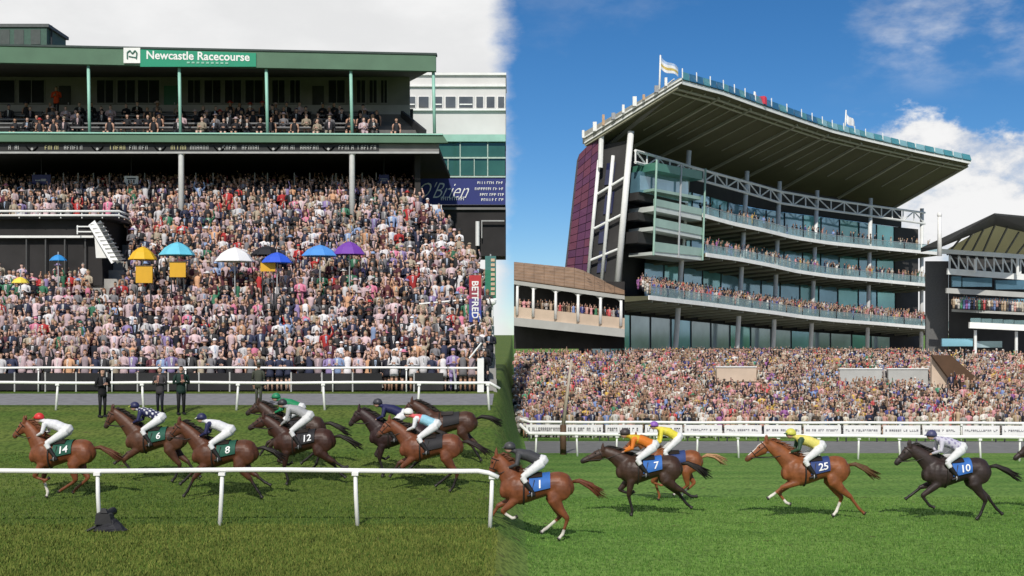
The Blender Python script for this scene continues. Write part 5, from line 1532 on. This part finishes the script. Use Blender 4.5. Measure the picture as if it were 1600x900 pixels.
    n = len(me.vertices); V = np.empty(n * 3); me.vertices.foreach_get('co', V); V = V.reshape(-1, 3)
    C = np.ones((n, 4)); coat = np.array(coat); C[:, :3] = coat
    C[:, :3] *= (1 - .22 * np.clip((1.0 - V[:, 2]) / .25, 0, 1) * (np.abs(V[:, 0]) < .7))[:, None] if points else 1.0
    for k, (a, b, c) in enumerate(low):
        dd = np.minimum(seg_dist(V, a, b), seg_dist(V, b, c)); da = np.linalg.norm(V - np.array(a), axis=1)
        if points:
            w = np.clip((.085 - dd) / .03, 0, 1) * np.clip(.35 + da / .25, 0, 1); C[:, :3] = C[:, :3] * (1 - w[:, None]) + np.array([.014, .011, .010]) * w[:, None]
        if socks[k]:
            w = np.clip((.085 - np.minimum(seg_dist(V, np.array(a) * (.5 if socks[k] > 1 else .15) + np.array(b) * (.5 if socks[k] > 1 else .85), b), seg_dist(V, b, c))) / .02, 0, 1); C[:, :3] = C[:, :3] * (1 - w[:, None]) + np.array([.62, .58, .52]) * w[:, None]
        w = np.clip((.075 - np.linalg.norm(V - np.array(c), axis=1)) / .02, 0, 1); C[:, :3] = C[:, :3] * (1 - w[:, None]) + np.array([.02, .017, .015]) * w[:, None]
    mzp = np.array([mf, 0, mz]); w = np.clip((.17 - np.linalg.norm(V - mzp, axis=1)) / .08, 0, 1) * (.8 if points else .35)
    C[:, :3] = C[:, :3] * (1 - w[:, None]) + np.array([.02, .016, .015]) * w[:, None]
    if blaze:
        q = V - np.array([pf, 0, pz]); along = q[:, 0] * hd[0] + q[:, 2] * hd[1]; across = q[:, 0] * nn[0] + q[:, 2] * nn[1]
        w = ((along > .04) & (along < hl * .8) & (across < -.01) & (np.abs(V[:, 1]) < .03)).astype(float); C[:, :3] = C[:, :3] * (1 - w[:, None]) + np.array([.65, .62, .58]) * w[:, None]
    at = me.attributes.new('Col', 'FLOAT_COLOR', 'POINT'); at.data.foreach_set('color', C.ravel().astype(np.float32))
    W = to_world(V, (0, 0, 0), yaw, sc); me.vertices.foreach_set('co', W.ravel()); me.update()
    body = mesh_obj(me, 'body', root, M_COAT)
    for s in (-1, 1):
        e = hp(.30, -.035); mb = MB(); mb.ball(T(np.array([e[0], s * .083, e[1]])), .019 * sc, 8, 6); mb.build('eye', M_BLACK, body, smooth=True)
        e = hp(.93, .0); mb = MB(); mb.ball(T(np.array([e[0], s * .052, e[1]])), .013 * sc, 6, 4); mb.build('nostril', M_BLACK, body, smooth=True)
    key = tuple(mane)
    mm = mat('mane_%d_%d' % (int(mane[0] * 1000), int(mane[1] * 1000)), mane, .6, .3, 20)
    # mane: overlapping locks down the far side of the crest and blown back
    mb = MB(); r3 = random.Random(int(u))
    for i in range(26):
        t = .05 + .93 * i / 25
        f = bf + (pf - bf) * t - .10 * (1 - t); z = bz + (pz - bz) * t + .05 * math.sin(math.pi * t)
        nx = np.array([-(pz - bz), (pf - bf)]); nx /= np.linalg.norm(nx); rad = .285 - .165 * t ** .8
        cf, cz = bf + (pf - bf) * t + nx[0] * (rad - .03), z + nx[1] * (rad - .03)
        a = np.array([cf, 0, cz]); b = a + np.array([-.06 - .05 * r3.random(), (r3.random() - .5) * .08, .05]); c = b + np.array([-.10 - .06 * r3.random(), (r3.random() - .5) * .12, -.05 * r3.random()])
        mb.tube([T(a), T(b), T(c)], [.028 * sc, .022 * sc, .004 * sc], 5)
    mb.build('mane', mm, body, smooth=True)
    # tail
    tc_ = tailc if tailc is not None else mane
    tm = mat('tail_%d_%d' % (int(tc_[0] * 1000), int(tc_[1] * 1000)), tc_, .6, .3, 20)
    mb = MB()
    for i in range(22):
        q = np.array([(r3.random() - .5), (r3.random() - .5)])
        base = np.array([-.86, .02 * q[0], 1.33]); p1 = np.array([-1.02, .05 * q[0], 1.35 + tail_up * .4 + .04 * q[1]])
        p2 = np.array([-1.22 - .1 * r3.random(), .10 * q[0], 1.24 + tail_up + .10 * q[1]]); p3 = np.array([-1.46 - .22 * r3.random(), .16 * q[0], 1.04 + tail_up * 1.2 + .22 * q[1]])
        mb.tube([T(base), T(p1), T(p2), T(p3)], [.034 * sc, .040 * sc, .030 * sc, .004 * sc], 5)
    mb.build('tail', tm, root, smooth=True)
    # saddle cloth with number, saddle, girth
    def shell(f0, f1, a0, a1, off, nf=10, na=20):
        mb = MB(); G = [[T(body_pt(f0 + (f1 - f0) * i / nf, a0 + (a1 - a0) * j / na, off)) for j in range(na + 1)] for i in range(nf + 1)]
        Gi = [[T(body_pt(f0 + (f1 - f0) * i / nf, a0 + (a1 - a0) * j / na, off - .012)) for j in range(na + 1)] for i in range(nf + 1)]
        vs = [p for r in G for p in r] + [p for r in Gi for p in r]; m1 = (nf + 1) * (na + 1); fs = []
        for i in range(nf):
            for j in range(na):
                k = i * (na + 1) + j; fs.append((k, k + 1, k + na + 2, k + na + 1)); k += m1; fs.append((k + na + 1, k + na + 2, k + 1, k))
        mb.add(vs, fs); return mb
    sc_ = shell(-.34, .14, -1.75, 1.75, .035).build('saddle_cloth', cloth, root, smooth=True)
    if number:
        vs, fs = text2d(number, 0.0, .015, .95)
        ext = vs.max(0) - vs.min(0); hgt = .19; k = hgt / ext[1]; wmax = .24
        kx = min(k, wmax / ext[0])
        z, h, w = body_at(-.12); rad = (h + w) / 2 + .05
        mb = MB(); mb.add([T(body_pt(-.16 + numside - p[0] * kx, 1.28 - p[1] * k / rad, .055)) for p in vs], fs)
        mb.build('number', numcol, sc_)
    mb = shell(-.16, .20, -.75, .75, .065); mb.build('saddle', M_LEATHER, root, smooth=True)
    mb = MB(); mb.tube([T(body_pt(.26, a, .012)) for a in np.linspace(0, 2 * math.pi, 24)], .022 * sc, 6); mb.build('girth', M_LEATHER, root, smooth=True)
    # bridle and reins
    mb = MB()
    for t in (.12, .62):
        c = hp(t, .04 if t < .3 else .03); a = .135 if t < .3 else .092; b = .092 if t < .3 else .066
        mb.tube([T(np.array([c[0] + a * math.cos(q) * nn[0], b * math.sin(q), c[1] + a * math.cos(q) * nn[1]])) for q in np.linspace(0, 2 * math.pi, 16)], .011 * sc, 5)
    for s in (-1, 1):
        e0, e1 = hp(.12, .04), hp(.62, .03); mb.tube([T(np.array([e0[0], s * .095, e0[1]])), T(np.array([e1[0], s * .070, e1[1]]))], .010 * sc, 5)
    br = mb.build('bridle', M_LEATHER, root)
    mb = MB(); bit = hp(.80, .04)
    for s in (-1, 1):
        mb.tube([T(np.array([bit[0], s * .065, bit[1]])), T(np.array([(bit[0] + .58) / 2, s * .13, (bit[1] + 1.62) / 2 - .05])), T(np.array([.56, s * .09, 1.64]))], .010 * sc, 5)
    mb.build('reins', M_LEATHER, root)
    return loc, yaw, sc

def jockey(hor, body, sleeve, cap, label, breeches=(.66, .66, .66), up=0.0, pattern=None, back=0.0, skin=(.50, .30, .22), capband=None):
    loc, yaw, sc = hor
    root = empty('person', to_world(np.array([0, 0, 1.5]), loc, yaw, sc), label, 'person', 'jockeys')
    T = lambda V: to_world(V, loc, yaw, sc)
    base = WLOC[root]
    hip = np.array([-.14 - back, 0, 1.80 + up]); chest = np.array([.24 - back * .6, 0, 1.95 + up * 1.25]); neck = np.array([.44 - back * .3, 0, 2.02 + up * 1.3])
    head = neck + np.array([.15, 0, .07])
    mb = MB()
    eloft(mb, [(hip[0] - .13, 0, hip[2] - .05, .08, .09), (hip[0] - .06, 0, hip[2], .145, .165), (hip[0] + .08, 0, hip[2] + .035, .135, .155), (chest[0] - .08, 0, chest[2] - .02, .135, .165), (chest[0] + .08, 0, chest[2] + .01, .125, .185), (neck[0] - .03, 0, neck[2] - .01, .085, .12), (neck[0] + .02, 0, neck[2], .05, .055)], 14)
    eloft(mb, [(neck[0] - .05, 0, neck[2] - .01, .06, .06), (head[0] - .02, 0, head[2] - .02, .058, .058)], 10)
    mb.ball(head, (.105, .078, .105), 12, 10)
    mb.ball(head + (.10, 0, -.02), (.025, .014, .022), 8, 6)      # nose
    segs = [('top', hip + (.10, 0, .03), neck, .17), ('skin', head, head + (.05, 0, 0), .11), ('bre', hip + (-.1, 0, -.04), hip + (.03, 0, 0), .17)]
    hands = []
    for s in (-1, 1):
        sh = np.array([neck[0] - .07, s * .165, neck[2] - .04]); el = np.array([.42 - back * .3, s * .235, 1.74 + up * .6]); wr = np.array([.60, s * .09, 1.66])
        eloft(mb, [(*sh, .075, .07), (*(sh * .5 + el * .5), .058, .056), (*el, .05, .048), (*(el * .5 + wr * .5), .043, .042), (*wr, .033, .032)], 10)
        kn = np.array([.30, s * .30, 1.46 + up * .35]); ft = np.array([.04, s * .315, 1.10]); hp_ = hip + (-.02, s * .09, -.03)
        eloft(mb, [(*hp_, .12, .105), (*(hp_ * .5 + kn * .5), .098, .088), (*kn, .068, .064)], 12)
        eloft(mb, [(*(kn + (0, 0, .01)), .068, .064), (*(kn * .6 + ft * .4), .062, .058), (*ft, .044, .044)], 12)
        toe = ft + np.array([.15, 0, -.06]); eloft(mb, [(ft[0] - .05, ft[1], ft[2] - .03, .04, .04), (*(ft + (.03, 0, -.03)), .045, .042), (*toe, .028, .038)], 10)
        segs += [('slv', sh, el, .09), ('slv', el, wr - (wr - el) * .05, .07), ('bre', hp_, kn, .13), ('bre', kn, kn * .75 + ft * .25, .08), ('boot', kn * .62 + ft * .38, ft, .075), ('boot', ft, toe, .07)]
        hands.append((wr, wr - el, s))
    me = realise(mb, .017, 3, .5)
    n = len(me.vertices); V = np.empty(n * 3); me.vertices.foreach_get('co', V); V = V.reshape(-1, 3)
    D = np.stack([seg_dist(V, a, b) / r for _, a, b, r in segs], 1); idx = D.argmin(1)
    tab = {'top': body, 'slv': sleeve, 'bre': breeches, 'boot': (.015, .014, .014), 'skin': skin}
    C = np.ones((n, 4)); C[:, :3] = np.array([tab[s[0]] for s in segs])[idx]
    if pattern:
        kind, col = pattern; istop = np.array([s[0] == 'top' for s in segs])[idx]
        ax = (V - hip) @ ((neck - hip) / np.linalg.norm(neck - hip))
        if kind == 'hoops': w = istop & ((ax % .16) < .08)
        elif kind == 'yoke': w = istop & (ax > .42)
        elif kind == 'spots': w = istop & (np.sin(V[:, 0] * 40) * np.sin(V[:, 1] * 40 + V[:, 2] * 30) > .35)
        else: w = istop & (np.abs(V[:, 1]) < .05)
        C[w, :3] = col
    at = me.attributes.new('Col', 'FLOAT_COLOR', 'POINT'); at.data.foreach_set('color', C.ravel().astype(np.float32))
    me.vertices.foreach_set('co', (T(V) - base).ravel()); me.update()
    b = mesh_obj(me, 'body', root, M_JOCK)
    # helmet with silk cap and peak, goggles
    cm = mat('cap_%02d_%02d_%02d' % tuple(int(c * 99) for c in cap), cap, .45, .06, 5)
    mb = MB(); n2 = 14; rings = []
    for i in range(7):
        a = .5 * math.pi * 1.18 * (1 - i / 6.0); r = math.sin(a) if i < 6 else .05
        rings.append([T(head + np.array([-.012 + .135 * r * math.cos(2 * math.pi * k / n2), .105 * r * math.sin(2 * math.pi * k / n2), .030 + .125 * math.cos(a)])) for k in range(n2)])
    mb.loft(rings); hm = mb.build('helmet', cm, root, smooth=True)
    mb = MB(); pts = [T(head + np.array([.105 + .06 * math.cos(q), .085 * math.sin(q), .022 - .02 * math.cos(q)])) for q in np.linspace(-1.4, 1.4, 7)]
    pin = [T(head + np.array([.085, .075 * math.sin(q), .045])) for q in np.linspace(-1.4, 1.4, 7)]
    mb.loft([[a_, b_, b_ + (0, 0, .012), a_ + (0, 0, .012)] for a_, b_ in zip(pts, pin)]); mb.build('peak', cm if capband is None else mat('cap_band_%02d' % int(capband[0] * 99), capband, .5), hm)
    mb = MB(); mb.tube([T(head + np.array([.105 * math.cos(q) - .004, .083 * math.sin(q), .0])) for q in np.linspace(-2.2, 2.2, 12)], .018 * sc, 6); mb.build('goggles', M_BLACK, hm)
    for wr, dv, s in hands:
        dv = dv / np.linalg.norm(dv); side = np.array([0, 1.0, 0]); up_ = np.cross(side, dv)
        mb = MB(); mb.loft([[T(wr + dv * t + side * a_ * wq + up_ * b_ * .018) for a_, b_ in ((-1, -1), (1, -1), (1, 1), (-1, 1))] for t, wq in ((-.01, .026), (.05, .040), (.085, .038))])
        for j, (o_, ln) in enumerate(zip((-.030, -.010, .010, .030), (.05, .058, .055, .045))):
            a_ = wr + dv * .08 + side * o_; b_ = a_ + dv * ln * .6 - up_ * .012 * np.sign(up_[2] + 1e-6); c_ = b_ - up_ * np.sign(up_[2] + 1e-6) * .035 - dv * .01; e_ = c_ - dv * .035
            mb.tube([T(a_), T(b_), T(c_), T(e_)], [.0105, .010, .009, .008], 5)
        a_ = wr + dv * .03 - side * s * .035; mb.tube([T(a_), T(a_ + dv * .035 - side * s * .022), T(a_ + dv * .065 - side * s * .010)], [.012, .011, .008], 5)
        mb.build('hand', mat('jockey_skin', (.50, .30, .22), .6, .08, 10), b)
    for s in (-1, 1):
        mb = MB(); mb.tube([T(np.array([.02, s * .285, 1.40])), T(np.array([.08, s * .33, 1.12]))], .010 * sc, 5); sl = mb.build('stirrup_leather', M_LEATHER, root)
        mb = MB(); mb.tube([T(np.array([.08, s * .33 + .05 * math.sin(q), 1.075 + .055 * math.cos(q)])) for q in np.linspace(0, 2 * math.pi, 10)], .009 * sc, 5)
        mb.build('stirrup', M_STEEL, sl)

CL_G = mat('green_saddlecloth', (.012, .085, .055), .7, .1, 6); CL_K = mat('black_saddlecloth', (.016, .015, .018), .7, .1, 6); CL_B = mat('blue_saddlecloth', (.03, .13, .42), .7, .12, 6); CL_N = mat('navy_saddlecloth', (.025, .05, .17), .7, .15, 5)
NUM = mat('number_white', (.80, .80, .80), .6, .03, 3)
BAY = (.088, .030, .014); DBAY = (.045, .017, .011); CHES = (.165, .052, .020); BRN = (.030, .016, .012); LCH = (.21, .068, .023)
WH = (.66, .66, .68); NV = (.018, .020, .075)
h = horse(96, 33.2, 'gather', CHES, '14', 'chestnut racehorse number 14 leading at the far left', CL_G, NUM, neck=(.96, 1.98), muz=(1.26, 1.62), socks=(0, 2, 0, 0), points=False, mane=(.12, .04, .016), tailc=(.10, .035, .015))
jockey(h, WH, WH, (.58, .03, .03), 'jockey in red cap and white silks on chestnut number 14', pattern=('hoops', (.70, .70, .74)))
h = horse(243, 35.6, 'reach', (.085, .034, .018), '6', 'dark bay racehorse number 6 running second on the left', CL_G, NUM, neck=(1.20, 1.98), muz=(1.42, 1.52), flip=True)
jockey(h, NV, NV, NV, 'jockey in navy silks with white spots and pale yellow cap band on number 6', pattern=('spots', WH), capband=(.55, .58, .12))
h = horse(350, 33.0, 'land', BAY, '8', 'bay racehorse number 8 in front of the pack on the left', CL_G, NUM, neck=(1.16, 1.96), muz=(1.46, 1.56), dz=.02)
jockey(h, WH, NV, NV, 'jockey in white silks with navy sleeves on number 8', capband=WH)
h = horse(462, 37.8, 'drive', (.045, .022, .014), None, 'dark brown racehorse with green-clad jockey, half hidden behind number 12', CL_K, NUM, neck=(1.12, 1.90), muz=(1.48, 1.62))
jockey(h, (.015, .22, .09), (.015, .22, .09), (.015, .20, .09), 'jockey in bright green silks and green cap behind number 12')
h = horse(474, 35.2, 'stance', DBAY, '12', 'dark bay racehorse number 12 with black saddlecloth in mid pack', CL_K, NUM, neck=(1.10, 1.84), muz=(1.52, 1.56))
jockey(h, (.34, .34, .35), (.36, .36, .37), (.03, .03, .035), 'jockey in grey silks and black cap riding high on number 12', up=.10, breeches=(.62, .62, .62))
h = horse(622, 36.4, 'gather', (.030, .014, .014), None, 'nearly black racehorse with navy-capped jockey at the back of the left field', CL_K, NUM, neck=(1.12, 1.88), muz=(1.40, 1.48), flip=True)
jockey(h, NV, NV, (.035, .035, .045), 'jockey in dark navy silks and charcoal cap, left of the pale blue jockey')
h = horse(672, 34.2, 'drive', (.145, .046, .020), None, 'reddish bay racehorse under the jockey in pale blue on the left', CL_K, NUM, neck=(1.10, 1.86), muz=(1.44, 1.48), mane=(.02, .012, .01))
jockey(h, (.28, .54, .66), WH, (.74, .74, .70), 'jockey in pale blue and white silks with white cap near the left field end', pattern=('yoke', (.62, .12, .12)))
h = horse(700, 38.6, 'land', (.06, .024, .014), None, 'dark bay racehorse mostly hidden behind the reddish bay, last of the left field', CL_K, NUM, neck=(1.10, 1.80), muz=(1.45, 1.45), tail_up=.12)
# right field
h = horse(836, 29.3, 'drive', CHES, '1', 'chestnut racehorse number 1 leading the right field with blue saddlecloth', CL_B, NUM, neck=(.90, 1.90), muz=(1.05, 1.48), socks=(2, 0, 1, 2), points=False, mane=(.10, .035, .015), tailc=(.12, .035, .015), numside=.06)
jockey(h, (.05, .05, .055), (.06, .06, .065), (.05, .05, .055), 'jockey in charcoal silks and cap on chestnut number 1')
h = horse(1052, 38.6, 'gather', LCH, None, 'light chestnut racehorse with yellow-clad jockey behind number 7', CL_N, NUM, neck=(1.14, 1.90), muz=(1.55, 1.52), points=False, socks=(0, 0, 1, 1), mane=(.22, .09, .035), tailc=(.42, .24, .12), tail_up=.12)
jockey(h, (.72, .62, .06), (.72, .62, .06), (.24, .10, .42), 'jockey in yellow silks and purple cap, highest behind number 7', up=.14, pattern=('yoke', (.70, .60, .10)), capband=(.72, .62, .06))
h = horse(1012, 34.4, 'stance', (.045, .022, .014), '7', 'dark bay racehorse number 7 with blue saddlecloth', CL_B, NUM, neck=(1.16, 1.66), muz=(1.72, 1.40), numside=-.03, sc=1.05)
jockey(h, (.62, .17, .02), (.62, .17, .02), (.05, .04, .04), 'jockey in orange silks with white breeches on number 7', pattern=('yoke', (.60, .40, .03)))
h = horse(1272, 33.8, 'reach', LCH, '25', 'bright chestnut racehorse number 25 stretched out in the middle of the right field', CL_N, NUM, neck=(1.20, 1.88), muz=(1.72, 1.46), socks=(1, 1, 0, 2), points=False, blaze=True, mane=(.15, .05, .018), tailc=(.10, .05, .02), sc=1.06)
jockey(h, (.70, .62, .16), (.03, .07, .04), (.60, .58, .10), 'jockey in yellow silks with dark green sleeves on number 25', capband=(.05, .12, .06))
h = horse(1492, 33.4, 'reach', (.032, .020, .018), '10', 'near-black racehorse number 10 at the right of the field', CL_B, NUM, neck=(1.14, 1.80), muz=(1.50, 1.40), flip=True, numside=-.02, sc=1.05)
jockey(h, (.52, .50, .60), (.50, .48, .56), (.06, .06, .14), 'jockey in lilac-grey silks and dark blue cap on number 10', pattern=('spots', (.25, .22, .36)))
h = horse(1672, 35.6, 'land', BRN, None, 'dark racehorse whose head just enters at the right edge', CL_B, NUM, neck=(1.14, 1.84), muz=(1.58, 1.46))

# remote camera under a black cover on the grass by the near rail
rc = empty('remote_camera', (xu(166, 25.9), 25.9, float(gz(-8, 25.9))), 'black remote camera on a squat tripod beside the near rail post', 'camera')
mb = MB(); c0 = WLOC[rc]
mb.hexa([c0 + p for p in ((-.20, -.14, .16), (.16, -.14, .16), (.16, .14, .16), (-.20, .14, .16))], [c0 + p for p in ((-.17, -.11, .38), (.10, -.12, .36), (.10, .12, .36), (-.17, .11, .38))]); bd = mb.build('camera_body', M_BLACK, rc)
mb = MB(); mb.tube([c0 + (-.10, 0, .30), c0 + (-.02, .16, .34), c0 + (.02, .40, .36)], [.07, .08, .085], 12); mb.build('lens', M_BLACK, bd, smooth=True)
mb = MB(); mb.hexa([c0 + p for p in ((-.12, -.05, .385), (.04, -.05, .375), (.04, .05, .375), (-.12, .05, .385))], [c0 + p for p in ((-.09, -.03, .47), (.0, -.03, .46), (.0, .03, .46), (-.09, .03, .47))]); mb.build('viewfinder', M_BLACK, bd)
for a in (200, 340, 80):
    mb = MB(); mb.tube([c0 + (0, 0, .20), c0 + (.42 * math.cos(R(a)), .30 * math.sin(R(a)), .01)], [.035, .025], 8); mb.build('leg', M_BLACK, rc)
mb = MB(); r3 = random.Random(2); rings = []
for i in range(6):
    t = i / 5; rings.append([c0 + np.array([(.08 + (.30 - .18 * t) * math.cos(2 * math.pi * k / 12) * (1 + .25 * r3.random())), (.20 - .10 * t) * math.sin(2 * math.pi * k / 12) * (1 + .2 * r3.random()), .03 + .22 * t]) for k in range(12)])
mb.loft(rings); mb.build('rain_cover', mat('black_fabric', (.014, .014, .018), .7, .3, 6), rc, smooth=False)
